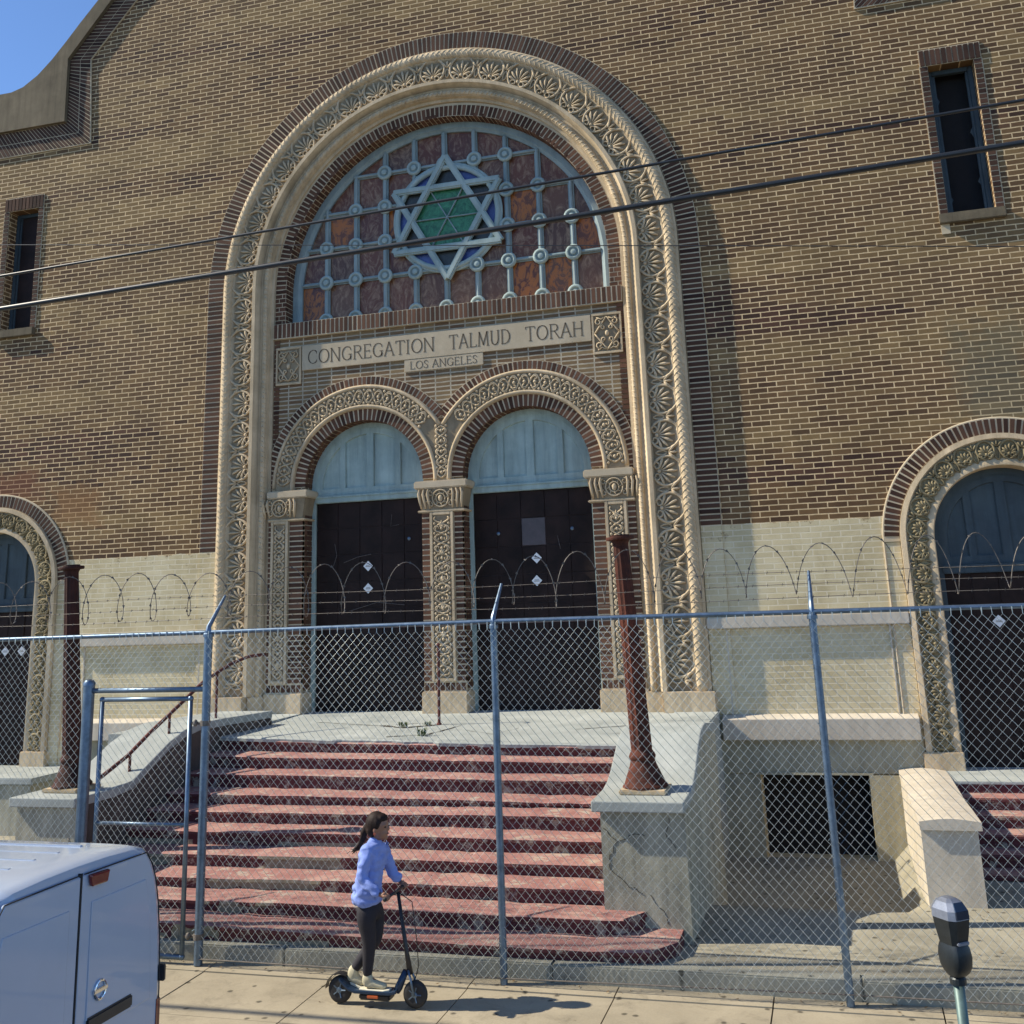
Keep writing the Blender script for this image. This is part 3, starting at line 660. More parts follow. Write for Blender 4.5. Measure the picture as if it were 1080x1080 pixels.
# door archivolts
def rr(cx, r, a0, a1, n=40): return arc(cx, DZ, r, a0, a1, n)
RO, RI = 1.66, 1.25; half = (DX[1] - DX[0]) / 2; th = math.degrees(math.acos(half / RO)); ths = math.degrees(math.acos(min(1, half / RO)))
o_ = rr(DX[0], RO, 180, ths) + rr(DX[1], RO, 180 - ths, 0)[1:] + [(DX[1]+RO, 5.2), (DX[1]+RI, 5.2)] + rr(DX[1], RI, 0, 180) + [(DX[1]-RI, 5.2), (DX[0]+RI, 5.2)] + rr(DX[0], RI, 0, 180) + [(DX[0]-RI, 5.2), (DX[0]-RO, 5.2)]
arcs = plate('door_archivolt', o_, [], YF - .045, YF + .03, M['cast'], B)
g = MB()
for i, dx in enumerate(DX):
    a0, a1 = (ths, 180) if i == 0 else (0, 180 - ths)
    g.tube([(x, YF - .05, z) for x, z in rr(dx, RO - .035, a0, a1)], .032, 7); g.tube([(dx-RI-.04, YF-.05, 5.2)] + [(x, YF - .05, z) for x, z in reversed(rr(dx, RI + .04, 0, 180))] + [(dx+RI+.04, YF-.05, 5.2)], .034, 7)
    def Fd(s, v, w, dx=dx):
        a = math.pi - s / 1.455; return Vector((dx + (1.455 + v) * math.cos(a), YF - .045 - w, DZ + (1.455 + v) * math.sin(a)))
    L = math.pi * 1.455
    def vine(mb, F, s0, s1, amp, pitch, r=.015, leaf=True):
        for ph in (0, math.pi):
            n_ = int((s1 - s0) / pitch * 14); P = []
            for k in range(n_ + 1):
                s = s0 + (s1 - s0) * k / n_; P.append((s, amp * math.sin(math.pi * (s - s0) / pitch + ph), .014))
            ftube(mb, F, P, r, 4)
        c = s0 + pitch * .5; j = 0
        while leaf and c < s1 - pitch * .3:
            for sg in (-1, 1):
                sp = []
                for k in range(9):
                    a = k * .62; q_ = amp * (.5 - .05 * k); sp.append((c + q_ * math.cos(a) * (1 if j % 2 else -1), sg * (amp * .5 + q_ * math.sin(a) * .75), .02))
                ftube(mb, F, sp, r * .85, 4)
                mb.ell(F(c + pitch * .5, sg * amp * .95, .012), r * 1.7, r * 1.4, r * 1.7, nu=6, nv=4)
            mb.ell(F(c, 0, .016), r * 1.9, r * 1.5, r * 1.9, nu=6, nv=4)
            c += pitch; j += 1
    lo, hi = (0.05, L - .05)
    if i == 0: hi = 1.455 * (math.pi - R(40))
    else: lo = 1.455 * R(40)
    vine(g, Fd, lo, hi, .118, .175, .0165)
    gd = MB(); arch_sweep(gd, dx, DZ, 5.205, [(RI + .06, YF - .047), (RO - .06, YF - .047), (RO - .06, YF - .01), (RI + .06, YF - .01)], 64, 1)
    gd.v = [v if (abs(v[0] - (DX[0]+DX[1])/2) > .0 and ((v[0] < (DX[0]+DX[1])/2) == (i == 0))) else ((DX[0]+DX[1])/2 + (-.001 if i == 0 else .001), v[1], v[2]) for v in gd.v]; gd.build('archivolt_ground', M['ground'], B)
# the stem that joins the two arches
Fm = lambda s, v, w: Vector(((DX[0]+DX[1])/2 + v, YF - .045 - w, 5.25 + s))
vine(g, Fm, 0.0, .85, .09, .17, .016)
g.build('archivolt_carving', M['cast'], B, smooth=True)
g = MB()
for i, dx in enumerate(DX):
    t2 = math.degrees(math.acos(half / 1.735)); a0, a1 = (t2, 180) if i == 0 else (0, 180 - t2)
    g = MB(); voussoirs(g, dx, DZ, 1.665, 1.80, YF - .03, YF + .02, a0, a1, pitch=.082, joint=.024); g.build('outer_arch_bricks', M['redbrick'], B); g = MB()
    voussoirs(g, dx, DZ, DR - .004, RI, YF - .022, YF + .03, 0, 180, pitch=.082, joint=.024)
    voussoirs(g, dx, DZ, DR - .006, DR + .03, YF + .036, .36, 0, 180, pitch=.082, joint=.018, split=True)
    g.build('door_arch_bricks', M['redbrick'], B)
g = MB()
for i, dx in enumerate(DX):
    t2 = math.degrees(math.acos(half / 1.735)); a0, a1 = (t2, 180) if i == 0 else (0, 180 - t2)
    for (ri, ro_, b0, b1) in ((1.66, 1.81, a0, a1), (DR + .003, 1.26, 0, 180)):
        g = MB()
        for k in range(48):
            q = [(dx + r_ * math.cos(R(a)), DZ + r_ * math.sin(R(a))) for r_, a in ((ri, b0+(b1-b0)*k/48), (ro_, b0+(b1-b0)*k/48), (ro_, b0+(b1-b0)*(k+1)/48), (ri, b0+(b1-b0)*(k+1)/48))]
            g.hexa([(x, YF - (.026 if ri > 1.5 else .018), z) for x, z in q], [(x, YF - .003 if ri > 1.5 else .37, z) for x, z in q])
        g.build('door_arch_mortar', M['mortar'], B)

# --- piers
def pier(x0, x1, pl, pr, cut=None):
    """brick pier between x0 and x1 with a carved panel pl..pr"""
    c = MB(); g_ = MB(); mo = MB()
    mo.box(x0, x1, YF - .081, YF - .004, 1.9, 4.72)
    for (xa, xb) in ((x0, pl - .012), (pr + .012, x1)):
        if xb - xa > .03: courses(g_, xa, xb, 2.10, 4.70, YF - .086, YF - .02, joint=.022, jit=.002)
    n_ = int((x1 - x0) / .082)
    soldiers(g_, (x0, 1.96), (x1, 1.96), .13, YF - .085, YF - .02, 1, .085, .018)
    for (xs_, sg) in ((x0, -1), (x1, 1)):
        if abs(xs_ - AX) < 3.0:
            xa, xb = (xs_ - .012, xs_ + .03) if sg < 0 else (xs_ - .03, xs_ + .006); courses(g_, xs_ + (0.004 if sg > 0 else -.010), xs_ + (.010 if sg > 0 else -.004), 2.0, 5.05, YF - .02, .36, joint=.018, split='y')
    root = mo.build('pier', M['mortar'], B)
    g_.build('bricks', M['redbrick'], root)
    # panel with raised border and carving
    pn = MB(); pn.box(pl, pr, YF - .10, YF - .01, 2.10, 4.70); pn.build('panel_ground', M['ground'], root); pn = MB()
    for (a_, b_, cc, d_) in ((pl, pl + .05, 2.10, 4.70), (pr - .05, pr, 2.10, 4.70), (pl + .05, pr - .05, 2.10, 2.15), (pl + .05, pr - .05, 4.65, 4.70)): pn.bbox(a_, b_, YF - .125, YF - .10, cc, d_, .008)
    pn.build('carved_panel', M['cast'], root)
    pc = MB(); xm = (pl + pr) / 2; Fp = lambda s, v, w: Vector((xm + v, YF - .10 - w, 2.17 + s)); am = (pr - pl) / 2 - .075
    vine(pc, Fp, 0.02, 2.45, am, .155, .014)
    for k in range(6):
        zc = .22 + .42 * k; pc.ell(Fp(zc, 0, .01), .045, .022, .05, nu=6, nv=4)
        for a in range(6): t = R(60 * a); ftube(pc, Fp, [(zc, 0, .02), (zc + .075 * math.cos(t), .06 * math.sin(t), .016)], 0, 4, [.014, .006])
    pc.build('panel_carving', M['cast'], root, smooth=True)
    # capital: flared block, roundel, abacus
    xa, xb = max(x0 - .06, AX - 3.12), min(x1 + .06, AX + 3.12); ya = YF - .10
    cp = MB(); cp.bbox(xa, xb, ya - .03, .40, 4.70, 4.735, .012); cp.build('neck_ring', M['cast'], root); cp = MB()
    cp.hexa([(x0, ya, 4.735), (x1, ya, 4.735), (x1, .36, 4.735), (x0, .36, 4.735)], [(xa, ya - .03, 5.08), (xb, ya - .03, 5.08), (xb, .38, 5.08), (xa, .38, 5.08)])
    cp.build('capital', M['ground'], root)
    ab = MB(); ab.bbox(xa - (.05 if xa > AX - 3 else 0), xb + (.05 if xb < AX + 3 else 0), ya - .065, .42, 5.075, 5.20, .018); ab.build('abacus', M['slab'], root)
    cc_ = MB(); Fc = lambda s, v, w: Vector((xm + v, ya - .003 - .03 * (s / .33) - w, 4.75 + s))
    for rad, t_ in ((.135, .014), (.075, .012)): ftube(cc_, Fc, [(.165 + rad * math.sin(R(a)), rad * math.cos(R(a)), .02) for a in range(0, 361, 20)], t_, 5)
    cc_.ell(Fc(.165, 0, .02), .04, .025, .06, nu=7, nv=5)
    for a in range(0, 360, 45): ftube(cc_, Fc, [(.165 + .08 * math.sin(R(a)), .08 * math.cos(R(a)), .02), (.165 + .13 * math.sin(R(a+14)), .13 * math.cos(R(a+14)), .012)], 0, 4, [.012, .007])
    wv = (x1 - x0) / 2 - .15
    for sg in (-1, 1):
        for (vv, ss, rr0) in ((.16, .08, .05), (.16, .25, .05), (.24, .16, .06), (.33, .08, .05), (.33, .25, .05)):
            if vv < (x1 - x0) / 2 - .02: ftube(cc_, Fc, [(ss + rr0 * (1 - k * .07) * math.cos(k * .7), sg * (vv + rr0 * (1 - k * .07) * math.sin(k * .7)), .016) for k in range(10)], .012, 4)
    for sg in (-1, 1):
        k = 0
        while .15 + .07 * k < wv + .12:
            v0 = sg * (.19 + .075 * k); ftube(cc_, Fc, [(.01, v0, .0), (.12, v0 + .012 * sg, .02), (.24, v0 + .03 * sg, .028), (.31, v0 + .01 * sg, .045)], 0, 5, [.014, .024, .026, .01]); k += 1
            if k > 2: break
    cc_.build('capital_carving', M['cast'], root, smooth=True)
    bs = MB(); bs.bbox(x0 - .03, x1 + .03, YF - .13, .40, 1.52, 1.955, .015); bs.build('base', M['cast'], root)
    return root
pier(AX-3.11, DX[0]-DR, -8.93, -8.61)
pier(DX[0]+DR, DX[1]-DR, -6.10, -5.70)
pier(DX[1]+DR, AX+3.11, -3.24, -2.90)

# --- inscription and ornaments
g = MB(); g.bbox(-8.44, -3.32, YF - .03, YF + .03, 7.27, 7.705, .006); sl = g.build('inscription_slab', M['slab'], B)
g = MB(); g.bbox(-6.54, -5.15, YF - .026, YF + .03, 7.06, 7.266, .005); sl2 = g.build('lower_inscription_slab', M['slab'], B)
# Roman capitals as strokes on a unit square: (polyline, thickness class)
def cres(a0, a1, cx=.5, cz=.5, rx=.42, rz=.5, n=14): return [(cx + rx * math.cos(R(a0 + (a1-a0)*i/n)), cz + rz * math.sin(R(a0 + (a1-a0)*i/n))) for i in range(n + 1)]
GL = {
 'C': (.85, [cres(45, 315)], [(.80, .86, .80, .72), (.80, .26, .80, .12)]),
 'O': (.95, [cres(0, 360, n=22)], []),
 'N': (.90, [[(.12, 0), (.12, 1)], [(.12, 1), (.80, 0)], [(.80, 0), (.80, 1)]], [(.02, 1, .14, 1), (.02, 0, .22, 0), (.70, 1, .90, 1)]),
 'G': (.90, [cres(45, 330), [(.80, .06), (.80, .42)]], [(.80, .86, .80, .72), (.62, .42, .90, .42)]),
 'R': (.80, [[(.14, 0), (.14, 1)], [(.14, 1), (.45, 1), (.62, .93), (.68, .76), (.62, .59), (.45, .52), (.14, .52)], [(.42, .52), (.78, 0)]], [(.04, 0, .26, 0), (.04, 1, .14, 1), (.72, 0, .86, 0)]),
 'E': (.70, [[(.14, 0), (.14, 1)], [(.14, 1), (.62, 1)], [(.14, .52), (.52, .52)], [(.14, 0), (.64, 0)]], [(.62, 1, .62, .86), (.52, .60, .52, .44), (.64, 0, .66, .16), (.04, 1, .14, 1), (.04, 0, .14, 0)]),
 'A': (.85, [[(.06, 0), (.43, 1)], [(.43, 1), (.80, 0)], [(.20, .36), (.67, .36)]], [(-.02, 0, .16, 0), (.70, 0, .90, 0)]),
 'T': (.80, [[(.42, 0), (.42, 1)], [(.06, 1), (.78, 1)]], [(.06, 1, .04, .84), (.78, 1, .80, .84), (.30, 0, .54, 0)]),
 'I': (.35, [[(.18, 0), (.18, 1)]], [(.06, 1, .30, 1), (.06, 0, .30, 0)]),
 'L': (.68, [[(.14, 0), (.14, 1)], [(.14, 0), (.62, 0)]], [(.62, 0, .64, .16), (.04, 1, .26, 1), (.04, 0, .14, 0)]),
 'M': (1.0, [[(.10, 0), (.16, 1)], [(.16, 1), (.50, .08)], [(.50, .08), (.84, 1)], [(.84, 1), (.90, 0)]], [(.0, 0, .20, 0), (.80, 0, 1.0, 0), (.08, 1, .18, 1), (.82, 1, .92, 1)]),
 'U': (.85, [[(.14, 1), (.14, .35), (.20, .12), (.36, .0), (.52, .0), (.68, .12), (.74, .35), (.74, 1)]], [(.04, 1, .24, 1), (.64, 1, .84, 1)]),
 'D': (.88, [[(.14, 0), (.14, 1)], [(.14, 1), (.42, 1), (.64, .9), (.78, .68), (.80, .5), (.78, .32), (.64, .1), (.42, 0), (.14, 0)]], [(.04, 1, .14, 1), (.04, 0, .14, 0)]),
 'H': (.90, [[(.14, 0), (.14, 1)], [(.76, 0), (.76, 1)], [(.14, .52), (.76, .52)]], [(.04, 1, .24, 1), (.04, 0, .24, 0), (.66, 1, .86, 1), (.66, 0, .86, 0)]),
 'S': (.65, [[(.56, .84), (.46, .97), (.32, 1.0), (.18, .95), (.11, .80), (.16, .64), (.34, .52), (.50, .40), (.57, .24), (.50, .07), (.34, 0), (.18, .03), (.08, .16)]], [(.56, .92, .56, .76), (.08, .24, .08, .08)]),
}
def write(text, x0, x1, z0, h_, y, mat, parent, weight=.085):
    def width(ch): return .42 if ch == ' ' else GL[ch][0] + .10
    tot = sum(width(c) for c in text); k = (x1 - x0) / tot; x = x0
    for ch in text:
        if ch != ' ':
            mb = MB(); w_, st, sf = GL[ch]
            for pl_ in st:
                for i in range(len(pl_) - 1):
                    a = Vector((x + pl_[i][0] * k, z0 + pl_[i][1] * h_)); c = Vector((x + pl_[i+1][0] * k, z0 + pl_[i+1][1] * h_)); d = c - a
                    if d.length < 1e-6: continue
                    d.normalize(); t = h_ * weight * (1.0 if abs(d.y) > .55 else .62) / 2; nn = Vector((-d.y, d.x)) * t; a2 = a - d * t * .5; c2 = c + d * t * .5
                    q = [a2 - nn, c2 - nn, c2 + nn, a2 + nn]; mb.hexa([(p_.x, y, p_.y) for p_ in q], [(p_.x, y + .004, p_.y) for p_ in q])
            for (xa, za, xb, zb) in sf:
                a = Vector((x + xa * k, z0 + za * h_)); c = Vector((x + xb * k, z0 + zb * h_)); d = (c - a).normalized(); nn = Vector((-d.y, d.x)) * h_ * .022
                q = [a - nn, c - nn, c + nn, a + nn]; mb.hexa([(p_.x, y - .0005, p_.y) for p_ in q], [(p_.x, y + .004, p_.y) for p_ in q])
            mb.build('letter', mat, parent)
        x += width(ch) * k
write('CONGREGATION', -8.33, -5.98, 7.375, .235, YF - .033, M['letter'], sl)
write('TALMUD', -5.74, -4.65, 7.375, .235, YF - .033, M['letter'], sl)
write('TORAH', -4.42, -3.42, 7.375, .235, YF - .033, M['letter'], sl)
write('LOS ANGELES', -6.44, -5.24, 7.10, .13, YF - .029, M['letter'], sl2)
for (xa, xb) in ((-8.94, -8.455), (-3.305, -2.82)):
    g = MB(); g.box(xa, xb, YF - .012, YF + .02, 7.04, 7.71); og = g.build('ornament_ground', M['ground'], B); g = MB()
    for (a_, b_, c_, d_) in ((xa, xb, 7.04, 7.08), (xa, xb, 7.67, 7.71), (xa, xa + .035, 7.08, 7.67), (xb - .035, xb, 7.08, 7.67)): g.bbox(a_, b_, YF - .035, YF - .012, c_, d_, .005)
    o = g.build('ornament_block', M['cast'], B); xm = (xa + xb) / 2; Fo = lambda s, v, w, xm=xm: Vector((xm + v, YF - .012 - w, 7.375 + s))
    g = MB()
    for sg in (-1, 1):
        for sh in (-1, 1):
            ftube(g, Fo, [(sg * .27 * q_, sh * .20 * (1 - q_), .018) for q_ in (0, .2, .4, .6, .8, 1)], .014, 4)
            for (c_, d_, r_) in ((.19, .13, .055), (.10, .06, .04)):
                ftube(g, Fo, [(sg * (c_ + r_ * (1 - k * .07) * math.cos(k * .7)), sh * (d_ + r_ * (1 - k * .07) * math.sin(k * .7)), .02) for k in range(10)], .013, 4)
            ftube(g, Fo, [(sg * .26, sh * .03, .01), (sg * .23, sh * .09, .02), (sg * .27, sh * .16, .01)], .012, 4)
    g.ell(Fo(0, 0, .015), .035, .025, .05, nu=7, nv=5); g.build('ornament_carving', M['cast'], o, smooth=True)

# --- double doors and fanlights
def door(dx, rad, zc, zt, zb, y, blue, name_l, n_p=6, rows=5, stick=()):
    f = MB(); arch_sweep(f, dx, zc, zb, [(rad, y - .03), (rad, y + .08), (rad - .075, y + .08), (rad - .075, y + .005), (rad - .09, y - .03)], 48, 1)
    fr = f.build('door_frame', blue, B, auto=35)
    t = MB(); t.bbox(dx - rad + .07, dx + rad - .07, y - .04, y + .06, zt, zt + .12, .01); t.bbox(dx - rad + .07, dx + rad - .07, y - .06, y + .06, zt + .08, zt + .12, .01)
    t.build('transom_bar', blue, fr)
    p_ = MB(); rr_ = rad - .06; n_ = 40
    P_ = [(dx - rr_, zt + .1)] + [(dx + rr_ * math.cos(R(180 - 180 * i / n_)), zc + rr_ * math.sin(R(180 - 180 * i / n_))) for i in range(n_ + 1)] + [(dx + rr_, zt + .1)]
    fl = plate('fanlight', P_, [], y + .03, y + .07, blue, fr)
    s_ = MB()
    ri = rad - .20
    for xo in (-.47, 0, .47):
        xx = dx + xo * rad; hh = math.sqrt(max(0, (rad - .12)**2 - (xx - dx)**2)); w_ = .055 if xo else .07
        s_.bbox(xx - w_, xx + w_, y - .002, y + .034, zt + .12, zc + hh, .008)
    s_.bbox(dx - rad + .1, dx + rad - .1, y - .004, y + .034, zt + .118, zt + .24, .008)
    arch_sweep(s_, dx, zc, zt + .12, [(rad - .07, y - .006), (rad - .07, y + .034), (rad - .20, y + .034), (rad - .19, y - .006)], 40, 1)
    s_.build('fanlight_muntins', blue, fr)
    # door leaves boarded with square panels
    d0, d1 = dx - rad + .075, dx + rad - .075; w_ = (d1 - d0)
    for k, (xa, xb) in enumerate(((d0, dx - .004), (dx + .004, d1))):
        lf = MB(); lf.box(xa, xb, y + .05, y + .09, zb, zt); leaf = lf.build('door_leaf', M['boardline'], fr)
    cols = 5; rows_ = 8 if rad > 1 else 6; pn = MB(); odd = MB()
    for i in range(cols):
        for j in range(rows_):
            gx0 = .008 if i % 2 else .005; x_0 = d0 + w_ * i / cols + gx0; x_1 = d0 + w_ * (i + 1) / cols - .006; z_0 = zb + (zt - zb) * j / rows_ + .005; z_1 = zb + (zt - zb) * (j + 1) / rows_ - .005
            yy = y + .036 + random.uniform(-.006, .004); (odd if (dx > -5 and dx < 0 and i == 2 and j == 6) else pn).bbox(x_0 + random.uniform(-.002, .002), x_1, yy, y + .052, z_0, z_1 + random.uniform(-.003, .001), .004)
    pn.build('board_panels', M['board'], fr)
    if odd.v: props(odd.build('board_panels', M['pane'], fr), 'single paler square panel')
    for (sx, sz) in stick:
        q = MB(); a_ = .085; q.hexa([(sx - a_, y + .022, sz), (sx, y + .022, sz - a_), (sx + a_, y + .022, sz), (sx, y + .022, sz + a_)], [(sx - a_, y + .026, sz), (sx, y + .026, sz - a_), (sx + a_, y + .026, sz), (sx, y + .026, sz + a_)])
        st_ = q.build('diamond_sticker', M['sticker'], fr)
        q = MB(); q.box(sx - .045, sx + .045, y + .0205, y + .0225, sz - .012, sz - .004); q.box(sx - .035, sx + .035, y + .0205, y + .0225, sz + .008, sz + .014); q.build('sticker_print', M['letter'], st_)
    return fr
door(DX[0], DR + .01, DZ, 4.99, 1.50, .37, M['blue'], 'l', stick=((-7.35, 3.92), (-7.35, 3.56)))
door(DX[1], DR + .01, DZ, 4.99, 1.50, .37, M['blue'], 'r', stick=((-4.46, 3.92), (-4.47, 3.57)))
# bolts and chalky marks on the boards
M['chalk'] = simple('chalk_scratch', (.11, .095, .09), .9, var=.5, scale=40)
for pts in ([(-6.93, 4.75), (-6.95, 4.55), (-6.80, 4.56)], [(-7.95, 4.30), (-7.93, 4.12), (-7.97, 3.95)], [(-7.8, 4.0), (-7.55, 4.08), (-7.3, 4.12)], [(-4.1, 4.25), (-4.06, 4.05)], [(-7.7, 3.2), (-7.2, 3.32), (-6.7, 3.28)]):
    q = MB(); q.tube([(x + random.uniform(-.01, .01), .398, z + random.uniform(-.01, .01)) for x, z in pts], .005, 4); q.build('chalk_mark', M['chalk'], B)
for (x, z) in ((-5.08, 4.33), (-3.86, 4.35), (-6.62, 4.33)):
    q = MB(); q.lathe([(.03, 0), (.03, .008), (.012, .02)], (x, .40, z), 10, 'y'); q.build('bolt', M['galv'], B)

# --- side entrances
def side_entrance(cx, cz, zb, nm, stick):
    g_ = MB(); arch_sweep(g_, cx, cz, zb + .24, [(1.41, .01), (1.41, -.09), (1.34, -.10), (1.31, -.05), (1.06, -.05), (1.03, -.07), (.97, -.07), (.955, -.03), (.955, .26), (1.2, .26), (1.2, .01)], 64, 1)
    s = g_.build('side_portal_surround', M['cast'], B, auto=35)
    F, L = Fportal(cx, cz, zb + .24, 1.185, -.05); c = MB(); n_ = int(round(L / .315)); p_ = L / n_
    for i in range(n_): medallion(c, F, p_ * (i + .5), .118, .8, 7)
    for i in range(n_ + 1): sprig(c, F, max(.03, min(L - .03, p_ * i)), .7)
    c.build('side_frieze', M['castdirty'], s, smooth=True)
    c = MB(); arch_sweep(c, cx, cz, zb + .245, [(1.30, -.053), (1.305, .0), (1.07, .0), (1.065, -.053)], 64, 1); c.build('frieze_ground', M['castdirty'], s)
    for xa_ in (cx - 1.45, cx + .94):
        b_ = MB(); b_.bbox(xa_, xa_ + .51, -.12, .26, zb - .02, zb + .24, .012); b_.build('side_base', M['cast'], s)
    v_ = MB(); voussoirs(v_, cx, cz, 1.42, 1.62, -.035, .01, 2, 178, pitch=.082, joint=.024, jit=.002); v_.build('side_arch_bricks', M['voussoir'], s)
    v_ = MB(); arch_sweep(v_, cx, cz, cz - .01, [(1.415, -.030), (1.635, -.030), (1.635, .01), (1.415, .01)], 64, 1); v_.build('side_arch_mortar', M['mortar'], s)
    for sg in (-1, 1): v_ = MB(); xa, xb = sorted((cx + sg * 1.42, cx + sg * 1.62)); v_.box(xa, xb, -.016, .01, zb, cz - .02); v_.build('painted_edge', M['painted'], s)
    v_ = MB(); v_.tube([(cx + 1.635, -.012, zb + .3)] + [(x, -.012, z) for x, z in arc(cx, cz, 1.635, 0, 180, 48)] + [(cx - 1.635, -.012, zb + .3)], .018, 6); v_.build('rendered_edge', M['mortar'], s)
    door(cx, .96, cz, 3.42 if cx > 0 else 3.40, zb - .02, .24, M['bluedark'], 's', rows=4, stick=stick)
side_entrance(RX, 3.9, .86, 'r', ((2.14, 2.76),))
side_entrance(LX, 3.85, .84, 'l', ((-14.34, 2.72), (-13.99, 2.72)))

# --- bays between: ledges, recessed panel, basement opening
for (xa, xb) in ((-1.82, .96), (-12.72, -9.94)):
    mx = lambda x: x if xa > -5 else 2 * AX - x
    g = MB(); g.bbox(xa, xb, -.10, .03, 2.77, 2.93, .012); g.build('upper_ledge', M['ledge'], B)
    l0, l1 = (-1.70, .93) if xa > -5 else (-12.69, -10.06)
    g = MB(); g.hexa([(l0, -.16, 1.26), (l1, -.16, 1.26), (l1, .02, 1.26), (l0, .02, 1.26)], [(l0, -.16, 1.54), (l1, -.16, 1.54), (l1, .02, 1.60), (l0, .02, 1.60)]); g.build('lower_ledge', M['ledge'], B, bevel=.01)
    g = MB(); g.box(l0 - .07, l1 + .02, -.045, .02, .82, 1.26); g.build('plinth_course', M['basement'], B)
    for xx_ in (xa + .26, xb - .28):
        g = MB(); g.box(xx_, xx_ + .02, -.03, .005, 1.60, 2.77); g.build('panel_fillet', M['ledge'], B)
g = MB(); g.box(.205, 1.0, -.07, .02, -.4, .80); g.build('rubble_corner', M['basement'], B)
g = MB(); g.box(-1.78, -1.245, -.035, .02, -.4, .80); g.build('basement_wall', M['basement'], B)
g = MB(); g.box(-1.5, .5, .43, 1.05, -.4, .95); g.build('basement_room', M['void'], B)
g = MB(); g.box(-1.32, .26, -.07, .05, .80, .83); g.build('basement_lintel', M['basement'], B)
# --- narrow upper windows
def upper_window(x0, x1, z0, z1, broken):
    f = MB(); y = .20; t = .07
    f.bbox(x0, x0 + t, y, y + .09, z0, z1, .008); f.bbox(x1 - t, x1, y, y + .09, z0, z1, .008); f.bbox(x0 + t, x1 - t, y, y + .09, z1 - t, z1, .008); f.bbox(x0 + t, x1 - t, y, y + .09, z0, z0 + t, .008)
    for dx_ in (.09, .0):
        pass
    w = f.build('narrow_window', M['bluedark'], B)
    for xa_ in (x0 + t, x1 - t - .04):
        i_ = MB(); i_.bbox(xa_, xa_ + .04, y + .03, y + .07, z0 + t, z1 - t, .006); i_.build('sash', M['bluedark'], w)
    if broken:
        for k, (sx, sz, s1_, sg) in enumerate(((x0 + .11, z0 + .3, .05, 1), (x1 - .11, z0 + .55, .07, -1), (x1 - .11, z0 + 1.35, .09, -1), (x0 + .11, z1 - .5, .06, 1))):
            s_ = MB(); s_.add([(sx, y + .05, sz - s1_), (sx + sg * s1_ * .5, y + .05, sz), (sx, y + .05, sz + s1_), (sx, y + .056, sz - s1_), (sx + sg * s1_ * .5, y + .056, sz), (sx, y + .056, sz + s1_)], [(0,1,2), (3,5,4), (0,3,4,1), (1,4,5,2), (2,5,3,0)]); s_.build('glass_shard', M['bluedark'], w)
    else:
        s_ = MB(); s_.box(x0 + t, x1 - t - .14, y + .045, y + .052, z0 + t, z1 - t); s_.build('pane', M['board'], w)
    d_ = MB(); d_.box(x0 - .3, x1 + .3, .44, .9, z0 - .3, z1 + .3); d_.build('dark_room', M['void'], w)
    s_ = MB(); s_.bbox(x0 - .14, x1 + .12, -.085, .2, z0 - .15, z0, .01); s_.build('sill', M['coping'], w)
    l_ = MB(); soldiers(l_, (x0 - .11, z1), (x1 + .11, z1), .27, -.03, .02, 1, BP, .018); courses(l_, x0 - .11, x0 - .004, z0, z1, -.02, .02); courses(l_, x1 + .004, x1 + .11, z0, z1, -.02, .02)
    l_.build('brick_lintel', M['voussoir'], w)
    l_ = MB(); l_.box(x0 - .115, x1 + .115, -.012, -.002, z1 + .001, z1 + .28); l_.box(x0 - .125, x0 - .001, -.012, -.002, z0 - .3, z1); l_.box(x1 + .001, x1 + .125, -.012, -.002, z0, z1); l_.build('lintel_mortar', M['mortar'], w)
upper_window(2.19, 2.85, 8.62, 11.04, True)
upper_window(-14.78, -14.10, 8.62, 11.04, False)
# ================================================================ front steps, landing and cheek walls
m, nt, b = newmat('red_step_paint'); P, gg = pos(nt)
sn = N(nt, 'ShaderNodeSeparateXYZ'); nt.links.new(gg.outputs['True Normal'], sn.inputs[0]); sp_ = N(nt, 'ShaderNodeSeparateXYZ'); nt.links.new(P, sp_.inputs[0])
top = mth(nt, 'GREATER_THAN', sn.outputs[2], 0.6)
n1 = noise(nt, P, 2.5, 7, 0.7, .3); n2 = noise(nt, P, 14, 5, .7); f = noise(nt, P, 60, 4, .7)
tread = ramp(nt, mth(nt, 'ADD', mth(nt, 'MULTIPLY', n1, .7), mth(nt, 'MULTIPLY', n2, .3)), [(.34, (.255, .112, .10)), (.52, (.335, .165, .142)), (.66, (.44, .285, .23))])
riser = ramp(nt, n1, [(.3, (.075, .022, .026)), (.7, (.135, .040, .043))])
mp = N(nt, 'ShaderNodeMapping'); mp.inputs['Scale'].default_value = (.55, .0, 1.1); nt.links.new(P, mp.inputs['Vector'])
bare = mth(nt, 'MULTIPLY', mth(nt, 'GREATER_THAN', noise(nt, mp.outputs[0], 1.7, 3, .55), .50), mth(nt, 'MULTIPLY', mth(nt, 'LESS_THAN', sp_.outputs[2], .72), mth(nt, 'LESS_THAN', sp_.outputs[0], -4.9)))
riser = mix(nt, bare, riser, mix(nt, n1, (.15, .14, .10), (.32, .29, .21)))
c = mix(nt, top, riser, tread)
chip = ramp(nt, noise(nt, P, 5.5, 6, .8, .5), [(.54, 0), (.60, 1)])
c = mix(nt, mth(nt, 'MULTIPLY', chip, .7), c, (.42, .38, .30))
c = mix(nt, .45, c, mix(nt, f, (.6, .6, .6), (1.35, 1.35, 1.35)), 'MULTIPLY')
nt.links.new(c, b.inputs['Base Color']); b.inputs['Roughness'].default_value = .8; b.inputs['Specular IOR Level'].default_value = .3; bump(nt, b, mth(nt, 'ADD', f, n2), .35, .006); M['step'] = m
ST = thing('front_steps', (-5.3, -4.0, 0.14), 'wide flight of worn red painted steps before the twin doors', 'steps')
